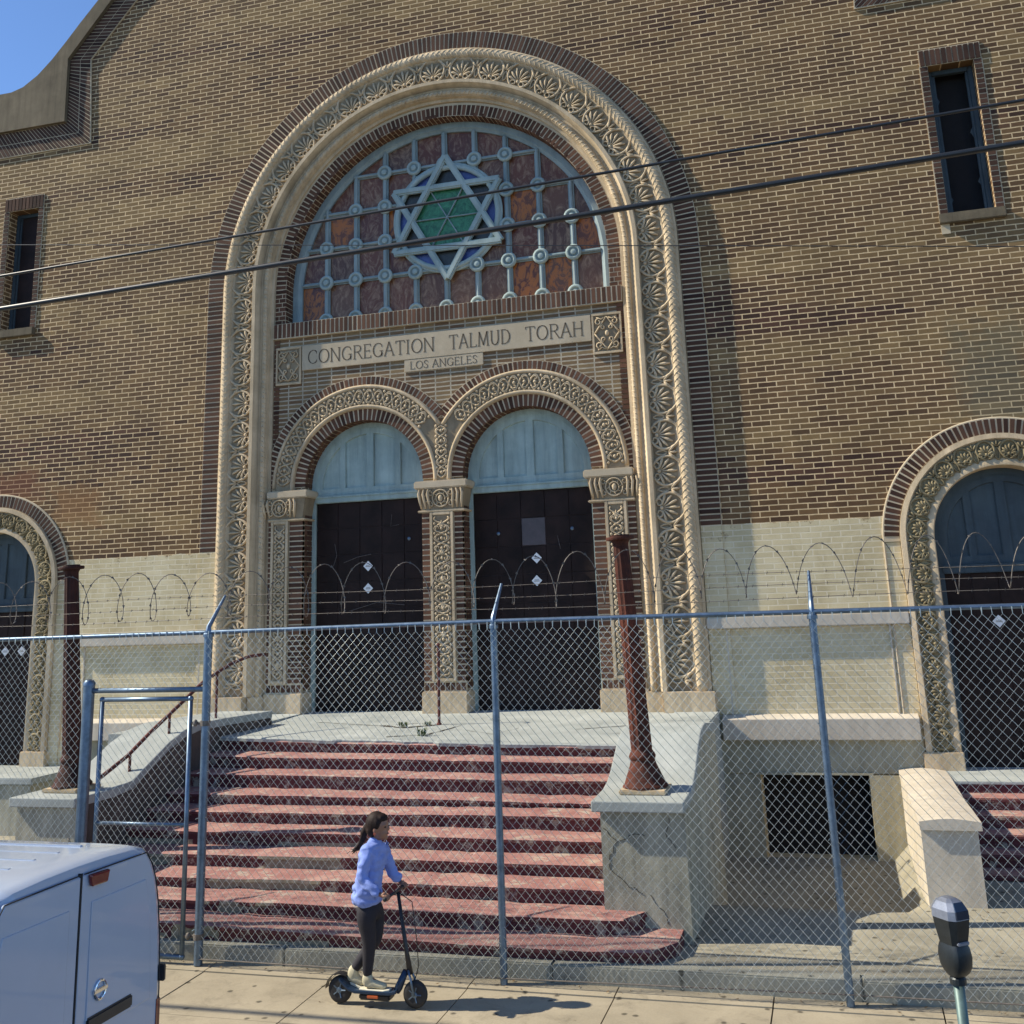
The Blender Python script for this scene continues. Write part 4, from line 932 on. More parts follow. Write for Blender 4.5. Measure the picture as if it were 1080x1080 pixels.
ZL = [1.55, 1.411, 1.252, 1.086, .966, .83, .668, .533, .421, .302, .150]; ZR = [1.476, 1.362, 1.222, 1.055, .975, .822, .682, .551, .402, .255, .150]
def step_z(k, x):
    t = (x + 7.0) / 3.8; t = max(-.3, min(1.15, t)); return ZL[k] + (ZR[k] - ZL[k]) * t
def step_y(k, x):
    y = -2.6 - .39 * k; u = (x + 5.3) / 3.0
    if k < 4: y += (.16 - .04 * k) * (u * u * (1 if u > 0 else .55) - .1)
    return y
for k in range(10):
    x0, x1 = (-8.32, -2.36)
    if k == 8: x0, x1 = -8.95, -1.97
    if k == 9: x0, x1 = -9.2, -1.64
    n = 40; g = MB(); off = 0
    ph = random.uniform(0, 6)
    for i in range(n + 1):
        x = x0 + (x1 - x0) * i / n; z = step_z(k, x); z2 = step_z(k + 1, x) - .01; y = step_y(k, x) + .010 * math.sin(2.1 * x + ph) + random.uniform(-.004, .004)
        z += .006 * math.sin(1.3 * x + ph * 2) + random.uniform(-.002, .002)
        if random.random() < .14: y += random.uniform(.01, .035); z -= .008      # chipped nosing
        if k >= 8:
            e = min((x - x0), (x1 - x)); rr_ = .30
            if e < rr_: y += rr_ - math.sqrt(max(0, rr_**2 - (rr_ - e)**2))
        yb = step_y(k, x) + (.62 if k < 8 else .75); yb = min(yb, -2.2) if k else -2.15
        if k >= 8: yb = max(y + .05, -5.3)
        g.v += [(x, yb, z + .006), (x, y + .016, z), (x, y, z - .012), (x, y + .002, z - .042), (x, y + .030, z - .05), (x, y + .034, z2), (x, yb, z2)]
    for i in range(n):
        for j in range(7):
            a = i * 7 + j; b2 = i * 7 + (j + 1) % 7; g.f.append((a, b2, b2 + 7, a + 7))
    g.f.append(tuple(range(7))); g.f.append(tuple(n * 7 + j for j in range(6, -1, -1)))
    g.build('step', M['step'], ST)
# landing: painted slab that falls a little towards the steps, broken along its front edge
g = MB(); n = 60; cols = []
for i in range(n + 1):
    x = -8.32 + 5.96 * i / n; y = step_y(0, x) - .012 + .014 * math.sin(5 * x) + random.uniform(-.012, .008); z = step_z(0, x) + .03
    if -6.5 < x < -5.1: y += .05 + .06 * abs(math.sin(x * 9)) * random.uniform(.4, 1)
    cols.append((x, y, z))
for (x, y, z) in cols: g.v += [(x, .3, 1.645), (x, -1.2, 1.60), (x, y + .02, z), (x, y, z - .012), (x, y + .006, z - .05), (x, .3, 1.45)]
for i in range(n):
    for j in range(6):
        a = i * 6 + j; b2 = i * 6 + (j + 1) % 6; g.f.append((a, b2, b2 + 6, a + 6))
g.f.append(tuple(range(6))); g.f.append(tuple(n * 6 + j for j in range(5, -1, -1)))
g.build('landing', M['landing'], ST)
g = MB(); g.box(-8.32, -2.36, -2.3, .02, -.3, 1.47); g.build('landing_core', M['basement'], ST)
for (xa, xb) in ((-10.1, -8.33), (-2.35, -1.74)):
    g = MB(); g.add([(xa, .02, -.3), (xb, .02, -.3), (xb, -2.45, -.3), (xa, -2.45, -.3), (xa, .02, 1.648), (xb, .02, 1.648), (xb, -2.45, 1.63), (xa, -2.45, 1.63)], [(0,1,2,3), (4,7,6,5), (0,4,5,1), (1,5,6,2), (2,6,7,3), (3,7,4,0)]); g.build('landing_end', M['landing'], ST)
# cracks in the landing
def crack(pts, w, z, name='crack', par=None):
    g = MB(); P_ = []
    for i in range(len(pts) - 1):
        a, c_ = Vector(pts[i]), Vector(pts[i + 1])
        for k in range(6): q = a + (c_ - a) * k / 6; P_.append(Vector((q.x + random.uniform(-.02, .02), q.y + random.uniform(-.015, .015))))
    P_.append(Vector(pts[-1]))
    for i in range(len(P_) - 1):
        a, c_ = P_[i], P_[i + 1]; d = (c_ - a).normalized(); nn = Vector((-d.y, d.x)) * w / 2 * random.uniform(.4, 1.3)
        g.add([(a.x - nn.x, a.y - nn.y, z(a.x, a.y)), (c_.x - nn.x, c_.y - nn.y, z(c_.x, c_.y)), (c_.x + nn.x, c_.y + nn.y, z(c_.x, c_.y)), (a.x + nn.x, a.y + nn.y, z(a.x, a.y))], [(0, 1, 2, 3)])
    return g.build(name, M['dirt'], par)
def lz(x, y):
    zf = step_z(0, x) + .03; yf = step_y(0, x)
    if y > -1.2: return 1.645 + (1.60 - 1.645) * (.3 - y) / 1.5 + .003
    return 1.60 + (zf - 1.60) * (-1.2 - y) / (-1.2 - yf) + .004
for pts, w in (([(-7.6, -.9), (-6.4, -1.3), (-5.9, -1.05)], .035), ([(-6.4, -1.3), (-6.0, -1.5), (-5.55, -1.2)], .09), ([(-5.9, -2.3), (-5.4, -2.05), (-5.2, -1.3)], .035), ([(-3.5, -1.6), (-2.75, -1.3)], .025), ([(-3.1, -1.9), (-2.6, -1.75)], .012), ([(-5.0, -1.7), (-4.5, -2.0), (-4.3, -1.5)], .01)):
    crack(pts, w, lz, par=ST)
# cheek walls ending in pedestals
def cheek(x0, x1, prof, zcap, yfr, label, wm='cheek'):
    top = prof
    g = MB(); lo = [(y, z - .10) for y, z in top]
    for (xa, xb, L, bot) in ((x0 + .05, x1 - .0, lo, -.35),):
        n_ = len(L); g.v += [(xa, y, z) for y, z in L] + [(xb, y, z) for y, z in L] + [(xa, y, bot) for y, z in L] + [(xb, y, bot) for y, z in L]
        for i in range(n_ - 1):
            g.f += [(i, i+1, n_+i+1, n_+i), (2*n_+i, 3*n_+i, 3*n_+i+1, 2*n_+i+1), (i, 2*n_+i, 2*n_+i+1, i+1), (n_+i, n_+i+1, 3*n_+i+1, 3*n_+i)]
        g.f += [(0, n_, 3*n_, 2*n_), (n_-1, 3*n_-1, 4*n_-1, 2*n_-1)]
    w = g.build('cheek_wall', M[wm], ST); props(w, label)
    g = MB(); L = top[:-1] + [(yfr - .085, top[-1][1])]; n_ = len(L); xa, xb = x0 - .02, x1 + .012
    g.v += [(xa, y, z) for y, z in L] + [(xb, y, z) for y, z in L] + [(xa, y, z - .10) for y, z in L] + [(xb, y, z - .10) for y, z in L]
    for i in range(n_ - 1):
        g.f += [(i, i+1, n_+i+1, n_+i), (2*n_+i, 3*n_+i, 3*n_+i+1, 2*n_+i+1), (i, 2*n_+i, 2*n_+i+1, i+1), (n_+i, n_+i+1, 3*n_+i+1, 3*n_+i)]
    g.f += [(0, n_, 3*n_, 2*n_), (n_-1, 3*n_-1, 4*n_-1, 2*n_-1)]
    g.build('coping_slab', M['landing'] , w, bevel=.012)
    return w
PR = [(-2.38, 1.74), (-2.9, 1.79), (-3.35, 1.84), (-3.6, 1.83), (-3.85, 1.79), (-4.1, 1.70), (-4.31, 1.59), (-4.5, 1.49), (-4.7, 1.42), (-4.92, 1.38), (-5.2, 1.37), (-5.42, 1.365)]
cheek(-2.42, -1.56, PR, 1.37, -5.42, 'right cheek wall with cracked pale render under the leaning rusty column')
PL_ = [(-1.1, 1.80), (-2.31, 1.83), (-3.04, 1.84), (-3.4, 1.79), (-3.74, 1.68), (-4.17, 1.48), (-4.47, 1.34), (-4.8, 1.31), (-5.42, 1.31)]
cheek(-9.10, -8.26, PL_, 1.31, -5.42, 'left cheek wall in shade beside the gate', 'grimeshade')
g = MB(); g.bbox(-9.06, -8.275, -5.435, -5.40, -.3, 1.215, .006); g.build('pedestal_face', M['cheek'], ST)
# cracked render on the right pedestal
for pts in ([(-2.33, 1.1), (-2.22, 1.0), (-2.28, .9), (-2.3, .75), (-2.15, .62), (-2.0, .55)], [(-1.72, 1.2), (-1.74, 1.05), (-1.66, .95)], [(-1.95, .55), (-1.82, .42), (-1.78, .3)], [(-2.22, 1.0), (-2.05, 1.06), (-1.95, 1.05)]):
    g = MB(); P_ = []
    for i in range(len(pts) - 1):
        for k in range(5): q = Vector(pts[i]).lerp(Vector(pts[i+1]), k / 5); P_.append((q.x + random.uniform(-.018, .018), -5.422, q.y + random.uniform(-.012, .012)))
    P_.append((pts[-1][0], -5.424, pts[-1][1]))
    g.tube(P_, .0028, 4); g.build('render_crack', M['dirt'], ST)
# side steps
def side_steps(xa, xb, ya, zl, label, cx0, cx1, yc, zc, name='side_steps', rise=.135, n=6):
    t = thing(name, ((xa + xb) / 2, ya, 0.1), label, 'steps')
    g = MB(); g.bbox(xa, xb, -.95, .25, zl - .035, zl, .008); g.build('landing', M['landing'], t)
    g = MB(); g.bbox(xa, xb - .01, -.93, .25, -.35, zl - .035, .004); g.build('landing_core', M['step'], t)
    for k in range(n):
        g = MB(); y = -.95 - .36 * (k + 1); z = zl - rise * (k + 1)
        xs_ = (cx1 + .0) if cx1 < xa + .5 and cx1 > xa - .8 else xa
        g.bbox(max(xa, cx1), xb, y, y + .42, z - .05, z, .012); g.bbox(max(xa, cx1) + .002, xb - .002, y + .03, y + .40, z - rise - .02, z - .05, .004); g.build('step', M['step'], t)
    L = [(y, z) for y, z in ((.0, .90), (-.8, .93), (-1.6, .93), (-2.4, .92), (-3.1, .95), (yc, zc))]
    g = MB(); n_ = len(L); g.v += [(cx0, y, z - .1) for y, z in L] + [(cx1, y, z - .1) for y, z in L] + [(cx0, y, -.35) for y, z in L] + [(cx1, y, -.35) for y, z in L]
    for i in range(n_ - 1): g.f += [(i, i+1, n_+i+1, n_+i), (2*n_+i, 3*n_+i, 3*n_+i+1, 2*n_+i+1), (i, 2*n_+i, 2*n_+i+1, i+1), (n_+i, n_+i+1, 3*n_+i+1, 3*n_+i)]
    g.f += [(0, n_, 3*n_, 2*n_), (n_-1, 3*n_-1, 4*n_-1, 2*n_-1)]
    w = g.build('cheek_wall', M['ledge' if xa > 0 else 'cheek'], t)
    g = MB(); q = [(y - (.05 if i == n_ - 1 else 0), z) for i, (y, z) in enumerate(L)]; xa2, xb2 = cx0 - .01, cx1 + .04
    m_ = 6      # slightly domed coping
    for (y, z) in q:
        for i in range(m_ + 1): u = i / m_; g.v.append((xa2 + (xb2 - xa2) * u, y, z - .03 + .03 * math.sin(math.pi * u)))
        g.v += [(xb2, y, z - .11), (xa2, y, z - .11)]
    c_ = m_ + 3
    for i in range(n_ - 1):
        for j in range(c_): g.f.append((i*c_ + j, i*c_ + (j+1) % c_, (i+1)*c_ + (j+1) % c_, (i+1)*c_ + j))
    g.f += [tuple(range(c_)), tuple((n_-1)*c_ + j for j in range(c_ - 1, -1, -1))]
    g.build('coping_slab', M['ledge'], w)
    return t
side_steps(1.15, 5.6, 0, .87, 'short flight of chipped red steps to the right side door', .60, 1.14, -3.85, .97)
t = thing('side_platform', (-14.5, -.5, 0), 'pale raised platform before the left side door', 'platform')
g = MB(); g.bbox(-18.0, -12.35, -1.25, .02, -.35, .745, .01); g.build('side_wall', M['cheek'], t)
g = MB(); g.bbox(-18.05, -12.30, -1.3, .02, .75, .845, .012); g.build('platform_slab', M['landing'], t)

# ================================================================ rusty lamp columns
def lamp_column(x, y, z, top, mt, label):
    t = thing('lamp_column', (x, y, z), label, 'lamp column', 'rusty lamp columns on the stair pedestals')
    g = MB(); g.bbox(x - .23, x + .23, y - .23, y + .23, z, z + .045, .01); g.build('base_plate', M['cast'], t)
    L = Vector(top) - Vector((x, y, z)); H = L.length; q = Vector((0, 0, 1)).rotation_difference(L.normalized()).to_matrix()
    pr_ = [(.225, .045), (.225, .065), (.205, .085), (.19, .12), (.165, .18), (.135, .25), (.12, .30), (.13, .315), (.135, .335), (.125, .36), (.105, .39), (.103, .42)]
    g = MB(); g.lathe([(r_, h_ ) for r_, h_ in pr_], (x, y, z), 28, tilt=q); g.build('flared_foot', mt, t, auto=40)
    # fluted shaft
    g = MB(); n_ = 48; hs = [.41, .5, .9, 1.4, 1.9, H - .09]
    for hh in hs:
        tt = (hh - .41) / (H - .5); r0 = .103 - .026 * tt
        for k in range(n_):
            a = 2 * math.pi * k / n_; r_ = r0 * (1 + .055 * math.cos(a * 12)); g.v.append(Vector((x, y, z)) + q @ Vector((r_ * math.cos(a), r_ * math.sin(a), hh)))
    for i in range(len(hs) - 1):
        for k in range(n_): g.f.append((i*n_ + k, i*n_ + (k+1) % n_, (i+1)*n_ + (k+1) % n_, (i+1)*n_ + k))
    g.f += [tuple(range(n_ - 1, -1, -1)), tuple((len(hs)-1)*n_ + k for k in range(n_))]
    g.build('shaft', mt, t, auto=50)
    g = MB(); g.lathe([(.078, H - .12), (.085, H - .08), (.10, H - .055), (.145, H - .05), (.15, H - .03), (.145, H - .018), (.10, H - .015), (.10, H), (.06, H)], (x, y, z), 24, tilt=q); g.build('top_flange', mt, t, auto=40)
    return t
lamp_column(-1.99, -4.98, 1.37, (-2.10, -5.0, 3.885), M['rust'], 'rusty red lamp post stub with no lamp, leaning on the right pedestal')
lamp_column(-8.70, -4.98, 1.31, (-8.88, -5.0, 3.87), M['rustdark'], 'dark brown rusty lamp post stub on the left pedestal behind the gate')
# handrail and iron posts on the landing
t = thing('handrail', (-8.42, -3.5, 1.5), 'bent iron handrail over the left cheek wall', 'handrail')
g = MB(); rail = [(-8.42, -4.9, 1.34), (-8.42, -4.87, 1.42), (-8.42, -4.35, 1.60), (-8.42, -3.9, 1.82), (-8.42, -3.35, 2.06), (-8.42, -2.75, 2.33), (-8.40, -2.45, 2.43), (-8.34, -2.15, 2.54), (-8.22, -1.9, 2.62), (-8.05, -1.7, 2.64)]
g.tube(rail, .024, 8); g.build('rail', M['railpaint'], t, smooth=True)
for (x, y, z0, z1) in ((-8.42, -4.3, 1.34, 1.60), (-8.42, -3.5, 1.55, 1.98), (-8.40, -2.42, 1.64, 2.43)):
    g = MB(); g.tube([(x, y, z0), (x, y, z1)], .018, 8); g.lathe([(.045, 0), (.045, .012), (.02, .03)], (x, y, z0), 12); g.build('post', M['railpaint'], t, smooth=False)
for (x, y, z0, z1, lb) in ((-5.56, -1.2, 1.58, 2.68, 'thin rusty iron post standing before the middle pier'), (-2.62, -1.3, 1.58, 2.66, 'thin rusty iron post behind the right leaning column')):
    t = thing('iron_post', (x, y, z0), lb, 'post', 'thin iron posts on the landing')
    g = MB(); g.tube([(x, y, z0), (x + .01, y, z1)], .022, 8); g.build('shaft', M['railpaint'], t)
    g = MB(); g.lathe([(.05, 0), (.05, .012), (.026, .05)], (x, y, z0), 12); g.build('foot', M['railpaint'], t)
    g = MB(); g.tube([(x + .01, y, z1 - .02), (x + .03, y - .05, z1 + .02), (x + .03, y - .12, z1 - .01)], .02, 8); g.build('bent_end', M['railpaint'], t)

# ================================================================ fence
FY = -6.30; FZ = 3.055
FN = thing('chain_link_fence', (-3.1, FY, 0), 'tall galvanised chain link fence with razor wire along its top', 'fence')
posts = [-9.25, -6.15, -3.11, -.205, 2.75]
for i, x in enumerate(posts):
    r_ = .042 if i == 1 else .033
    g = MB(); g.tube([(x, FY, 0.0), (x, FY, FZ + .01)], r_, 14); g.tube([(x, FY, FZ - .01), (x, FY, FZ + .05), (x, FY + .06, FZ + .11), (x, FY + .30, FZ + .36)], .022, 8, radii=[r_ * .8, .024, .022, .013])
    p_ = g.build('post', M['galv'], FN, auto=40)
    g = MB(); g.lathe([(r_ + .012, 0), (r_ + .012, .03), (r_ + .002, .04)], (x, FY, FZ - .05), 14); g.build('rail_collar', M['galv'], p_)
    for zt_ in (.35, .8, 1.25, 1.7, 2.15, 2.6):
        g = MB(); zt_ += random.uniform(-.05, .05); g.tube([(x - r_ - .012, FY - .042, zt_), (x - r_ - .004, FY, zt_ + .006), (x, FY + r_ + .004, zt_ + .01), (x + r_ + .004, FY, zt_ + .014), (x + r_ + .014, FY - .042, zt_ + .02)], .003, 4); g.build('wire_tie', M['wire'], p_)
g = MB(); g.tube([(-12.5, FY, FZ - .02), (-9.25, FY, FZ - .015), (-6.15, FY, FZ - .005), (-3.11, FY, FZ + .015), (-.205, FY, FZ + .01), (2.75, FY, FZ), (5, FY, FZ)], .023, 10); g.build('top_rail', M['galv'], FN, smooth=True)
g = MB(); g.tube([(-6.15, FY - .03, .06), (-3.11, FY - .03, .055), (-.205, FY - .03, .09), (5, FY - .03, .1)], .006, 6); g.build('tension_wire', M['razor'], FN)
def mesh_fabric(name, parent, x0, x1, z0, z1, y, px=.080, pz=.088, r=.0018, barb=True, sag=True):
    """woven diamonds: every wire zigzags from top to bottom and hooks round its neighbours"""
    g = MB(); n = int((x1 - x0) / px); rows = int((z1 - z0) / (pz / 2)); k = 0
    for i in range(2 * n + 1):
        xc = x0 + px / 2 * i; pts = []
        for j in range(rows + 1):
            z = z0 + pz / 2 * j; d = (px / 4) * (1 if (i + j) % 2 else -1)
            wob = .012 * math.sin(xc * 1.7 + z * 2.3) + .004 * math.sin(xc * 5.1 - z * 3.7) if sag else 0
            yy = y + (.003 if ((i + j) % 2) else -.003) + (.022 * math.sin(xc * 2.1 + z * 1.3) + .012 * math.sin(xc * 6 + z * .8) if sag else 0)
            pts.append((xc + d + wob, yy, z))
        # 3-sided wire keeps it light
        vs = []; m_ = len(pts)
        for p_ in pts:
            for a in (90, 210, 330): vs.append((p_[0] + r * math.cos(R(a)) * 1.2, p_[1] + r * math.sin(R(a)) * 1.2, p_[2] + (r * .8 * math.cos(R(a)))))
        fs = []
        for j in range(m_ - 1):
            for q in range(3): fs.append((j*3+q, j*3+(q+1) % 3, (j+1)*3+(q+1) % 3, (j+1)*3+q))
        g.add(vs, fs)
        if barb:
            e = Vector(pts[-1]); g.tube([e, e + Vector((random.uniform(-.006, .006), 0, .05 + random.uniform(0, .015)))], .003, 3, caps=False)
            e = e + Vector((px/2 * .5, 0, .01))
    me = g.build(name, M['wire'], parent); return me
# (zigzag amplitude is px/2*0.5 each way: neighbours touch at the bends)
mesh_fabric('wire_mesh', FN, -6.15, 4.6, .055, FZ - .03, FY - .036)
mesh_fabric('wire_mesh', FN, -12.4, -7.58, .055, FZ - .03, FY - .036)
mesh_fabric('wire_mesh', FN, -7.54, -6.19, 2.53, FZ - .03, FY - .036)
# barbed strands and razor coil
g = MB()
for (yo, zo) in ((.08, .13), (.18, .24), (.29, .35)):
    P_ = []; x = -12.5
    while x < 5:
        s_ = .012 * math.sin(x * 1.1 + yo * 9) ; P_.append((x, FY + yo, FZ + zo + s_)); x += .35
    g.tube(P_, .0026, 4)
    x = -12.4
    while x < 5:
        z = FZ + zo + .012 * math.sin(x * 1.1 + yo * 9)
        for a in (30, 100, 170): d = Vector((.25, math.cos(R(a)), math.sin(R(a)))) * .013; g.tube([Vector((x, FY + yo, z)) - d, Vector((x, FY + yo, z)) + d], .0022, 3)
        x += .13
g.build('barbed_strands', M['razor'], FN)
g = MB(); P_ = []; a = 0; x = -12.4; pit = .44
while x < 5:
    ph = 2 * math.pi * (x + 12.4) / pit; rr_ = .235 + .02 * math.sin(x * 2.3) + .012 * math.sin(x * 7)
    P_.append((x + .062 * math.sin(ph) + .03 * math.sin(x * 3.1), FY + .15 + rr_ * .35 * math.sin(ph), FZ + .375 + rr_ * math.cos(ph))); x += pit / 26
g.tube(P_, .0042, 4)
for i in range(0, len(P_) - 1, 3):
    p_ = Vector(P_[i]); d = (Vector(P_[i+1]) - p_).normalized(); n_ = d.orthogonal().normalized(); g.add([p_ - n_*.014 - d*.012, p_ + n_*.014 - d*.012, p_ + d*.012 + n_*.002, p_ - n_*.006 + d*.018, p_+n_*.0+d*.0+Vector((0,.002,.002))], [(0,1,2,3), (0,4,1), (1,4,2), (2,4,3), (3,4,0)])
g.build('razor_coil', M['razor'], FN)
# gate
GT = thing('gate', (-6.9, FY, .04), 'closed chain link gate in a tubular frame left of the steps', 'gate')
g = MB(); g.tube([(-7.54, FY, 0), (-7.54, FY, 2.55)], .058, 16); g.lathe([(.062, 0), (.062, .03), (.045, .055), (.01, .065)], (-7.54, FY, 2.55), 16); gp = g.build('gate_post', M['galv'], GT, auto=40)
g = MB(); g.tube([(-7.5, FY, 2.50), (-6.18, FY, 2.50)], .026, 10); g.build('header_rail', M['galv'], GT, smooth=True)
g = MB()
for pts in ([(-7.37, FY, .06), (-7.37, FY, 2.41)], [(-6.33, FY, .06), (-6.33, FY, 2.41)], [(-7.37, FY, 2.41), (-6.33, FY, 2.41)], [(-7.37, FY, .06), (-6.33, FY, .06)], [(-7.37, FY, 1.23), (-6.33, FY, 1.23)]):
    g.tube(pts, .024 if pts[0][2] != 1.23 else .018, 10)
for c_ in ((-7.37, 2.41), (-6.33, 2.41), (-7.37, .06), (-6.33, .06)): g.ell((c_[0], FY, c_[1]), .03, .03, .03)
g.build('gate_frame', M['galv'], GT, smooth=True)
mesh_fabric('wire_mesh', GT, -7.35, -6.35, .09, 2.39, FY - .02, barb=False)
for z in (.22, 2.15):
    g = MB(); g.lathe([(.05, 0), (.05, .05)], (-6.155, FY, z), 12); g.tube([(-6.2, FY, z + .025), (-6.34, FY, z + .025)], .014, 8); g.ell((-6.25, FY - .03, z + .03), .025, .025, .035); g.build('hinge', M['razor'], GT)
g = MB(); P_ = []
for k in range(26): a = k / 25; P_.append((-7.62 + .30 * a, FY - .075 - .02 * math.sin(a * 9), 1.08 - .10 * math.sin(math.pi * a) - .01 * (k % 2)))
for i in range(0, 25):
    p_ = Vector(P_[i]); d = (Vector(P_[i+1]) - p_).normalized() * .016; u = Vector((0, 1, 0)) if i % 2 else Vector((0, 0, 1)); n_ = d.cross(u).normalized() * .010
    g.tube([p_ + d * math.cos(t_) + n_ * math.sin(t_) for t_ in [k * math.pi / 4 for k in range(8)]], .0045, 4, closed=True)
ch = g.build('chain', M['razor'], GT)
g = MB(); g.bbox(-7.66, -7.60, FY - .10, FY - .07, .93, 1.00, .006); g.tube([(-7.65, FY - .085, 1.0), (-7.65, FY - .085, 1.04), (-7.63, FY - .085, 1.055), (-7.61, FY - .085, 1.04), (-7.61, FY - .085, 1.0)], .006, 6); g.build('padlock', M['razor'], GT)

# ================================================================ overhead cables
def cable(name, z0, z1, y, r_, label, sag=.0, mt='cablem'):
    g = MB(); P_ = []
    for i in range(61):
        t_ = i / 60; x = -32 + 56 * t_; P_.append((x, y, z0 + (z1 - z0) * (x + 7.06) / 8.66 + sag * ((x + 3) / 20)**2))
    g.tube(P_, r_, 8); o = g.build(name, M[mt], smooth=True); props(o, label, 'cable', 'cables strung across the front'); return o
M['cablem'] = simple('black_cable', (.020, .021, .022), .38, spec=.6)
cable('overhead_cable', 6.00, 6.24, -8.5, .024, 'thick black overhead cable, lower of the two heavy ones', .12)
cable('overhead_cable', 6.31, 6.55, -8.52, .013, 'medium black overhead cable just above the thickest one', .12)
def thin(px):
    pass
g = MB(); g.tube([(-30, -4.0, 11.13), (-12, -4.0, 8.72), (-3.0, -4.0, 7.53), (3, -4.0, 6.73), (20, -4.0, 4.6)], .006, 5); props(g.build('overhead_wire', M['cablem'], smooth=True), 'very thin wire crossing the star window and the palmette frieze', 'cable', 'cables strung across the front')
# ================================================================ van
VZ = -.19; VX = -5.02; VY = -10.15
VN = thing('parked_van', (-7.1, VY, VZ), 'white delivery van with windowless twin rear doors parked at the kerb', 'van')
M['vanpaint'] = simple('white_van_paint', (.42, .48, .58), .22, var=.03, scale=2, spec=.5, coat=.6)
M['rubber'] = simple('black_rubber', (.018, .018, .019), .7); M['plastic'] = simple('dark_plastic', (.025, .026, .03), .45)
M['redlens'] = simple('red_lens', (.17, .006, .010), .15, coat=.8); M['chrome'] = simple('chrome', (.75, .76, .78), .15, 1.0, .03)
M['autoglass'] = simple('car_glass', (.02, .03, .05), .12, coat=.5)
def vsec(x, s=1.0, zt=1.86, top=1.0):
    """half section of the van at station x: list (y, z) from bottom up to the roof centre and down again"""
    P_ = [(.84, .22), (.90, .34), (.93, .55), (.945, .80), (.945, 1.05), (.93, 1.3), (.912, 1.46), (.882, 1.60), (.845, 1.72), (.79, 1.82), (.71, 1.905), (.58, 1.94), (.3, 1.955), (0, 1.96)]
    P_ = [(y * s, z if z < .8 else .8 + (z - .8) * (zt * 2.0 / 1.865 - .8) / 1.2) for y, z in P_]
    full = [(y, z) for y, z in P_] + [(-y, z) for y, z in reversed(P_[:-1])]
    return [(x, VY + y, VZ + z) for y, z in full]
st = [(-5.03, .92, 1.82), (-5.04, .96, 1.845), (-5.07, .985, 1.86), (-5.12, .995, 1.868), (-5.25, 1.0, 1.872), (-6.0, 1.0, 1.875), (-7.4, 1.0, 1.87), (-7.9, .985, 1.83), (-8.3, .96, 1.62), (-8.75, .94, 1.25), (-9.1, .92, 1.08), (-9.42, .86, .95), (-9.5, .74, .8)]
g = MB(); n = 27
for (x, s, zt) in st: g.v += vsec(x, s, zt)
for i in range(len(st) - 1):
    for j in range(n): g.f.append((i*n + j, i*n + (j+1) % n, (i+1)*n + (j+1) % n, (i+1)*n + j))
g.f += [tuple(range(n)), tuple((len(st)-1)*n + j for j in range(n - 1, -1, -1))]
vb = g.build('body', M['vanpaint'], VN, auto=38)
def vhw(z):     # half width at height z of the rear
    T = [(.22, .84), (.34, .90), (.55, .93), (.80, .945), (1.05, .945), (1.3, .93), (1.46, .912), (1.60, .882), (1.72, .845), (1.82, .79), (1.905, .71), (1.94, .58)]
    for i in range(len(T) - 1):
        if T[i][0] <= z <= T[i+1][0]: t = (z - T[i][0]) / (T[i+1][0] - T[i][0]); return T[i][1] + (T[i+1][1] - T[i][1]) * t
    return .6
def vanel(name, sg, zs, inset, xa, xb, mat, par, seam=.012, rtop=True, bev=.008):
    """rear door panel that follows the side of the body"""
    g = MB(); L = []
    for z in zs: L.append((sg * seam, z))
    Rr = [(sg * max(seam + .05, vhw(z) * .93 - inset), z) for z in zs]
    poly = L + list(reversed(Rr)); a = [(xa, VY + y, VZ + z) for y, z in poly]; b_ = [(xb, VY + y, VZ + z) for y, z in poly]; m_ = len(poly)
    g.add(a + b_, [tuple(range(m_)), tuple(range(2*m_-1, m_-1, -1))] + [(i, (i+1) % m_, m_ + (i+1) % m_, m_ + i) for i in range(m_)])
    return g.build(name, mat, par, bevel=bev)
zs = [.42, .6, .8, 1.0, 1.2, 1.4, 1.55, 1.65, 1.72, 1.78, 1.83, 1.865, 1.885]
for sg in (-1, 1):
    d = vanel('rear_door', sg, zs, .03, -5.035, -5.005, M['vanpaint'], VN, .006, bev=.012)
    zi = [1.0, 1.1, 1.2, 1.3, 1.4, 1.5, 1.6, 1.68, 1.72]
    g = MB(); g.tube([(-5.003, VY + sg * .02, VZ + 1.893)] + [(-5.003, VY + sg * (vhw(z) * .93 - .022), VZ + z) for z in (1.885, 1.80, 1.70, 1.55, 1.3, 1.0, .7, .45)], .0045, 5); g.build('door_gap', M['rubber'], d)
    vanel('blank_window_panel', sg, [.98] + zi[1:], .13, -5.012, -4.998, M['vanpaint'], d, .10 if sg > 0 else .10, bev=.006)
    if sg > 0:
        g = MB(); g.bbox(-5.006, -4.985, VY + .10, VY + .55, VZ + 1.0, VZ + 1.075, .012); g.build('door_handle', M['plastic'], d)
        # round emblem: ring crossed by a bar
        ey, ez = VY + .215, VZ + 1.20
        g = MB(); g.tube([(-4.992, ey + .052 * math.cos(R(a)), ez + .052 * math.sin(R(a))) for a in range(0, 360, 15)], .0085, 8, closed=True); g.bbox(-4.998, -4.982, ey - .066, ey + .066, ez - .012, ez + .012, .004); g.build('emblem', M['chrome'], d, smooth=False)
        for zz in (1.04,):
            g = MB(); g.bbox(-5.04, -4.99, VY + vhw(zz) * .935, VY + vhw(zz) * .935 + .03, VZ + zz, VZ + zz + .1, .006); g.build('hinge', M['plastic'], d)
g = MB(); g.box(-5.05, -5.004, VY - .006, VY + .006, VZ + .42, VZ + 1.90); g.build('door_seam', M['rubber'], VN)
g = MB(); P_ = [(VY + .05, 1.885), (VY + .24, 1.88), (VY + .22, 1.81), (VY + .07, 1.815)]
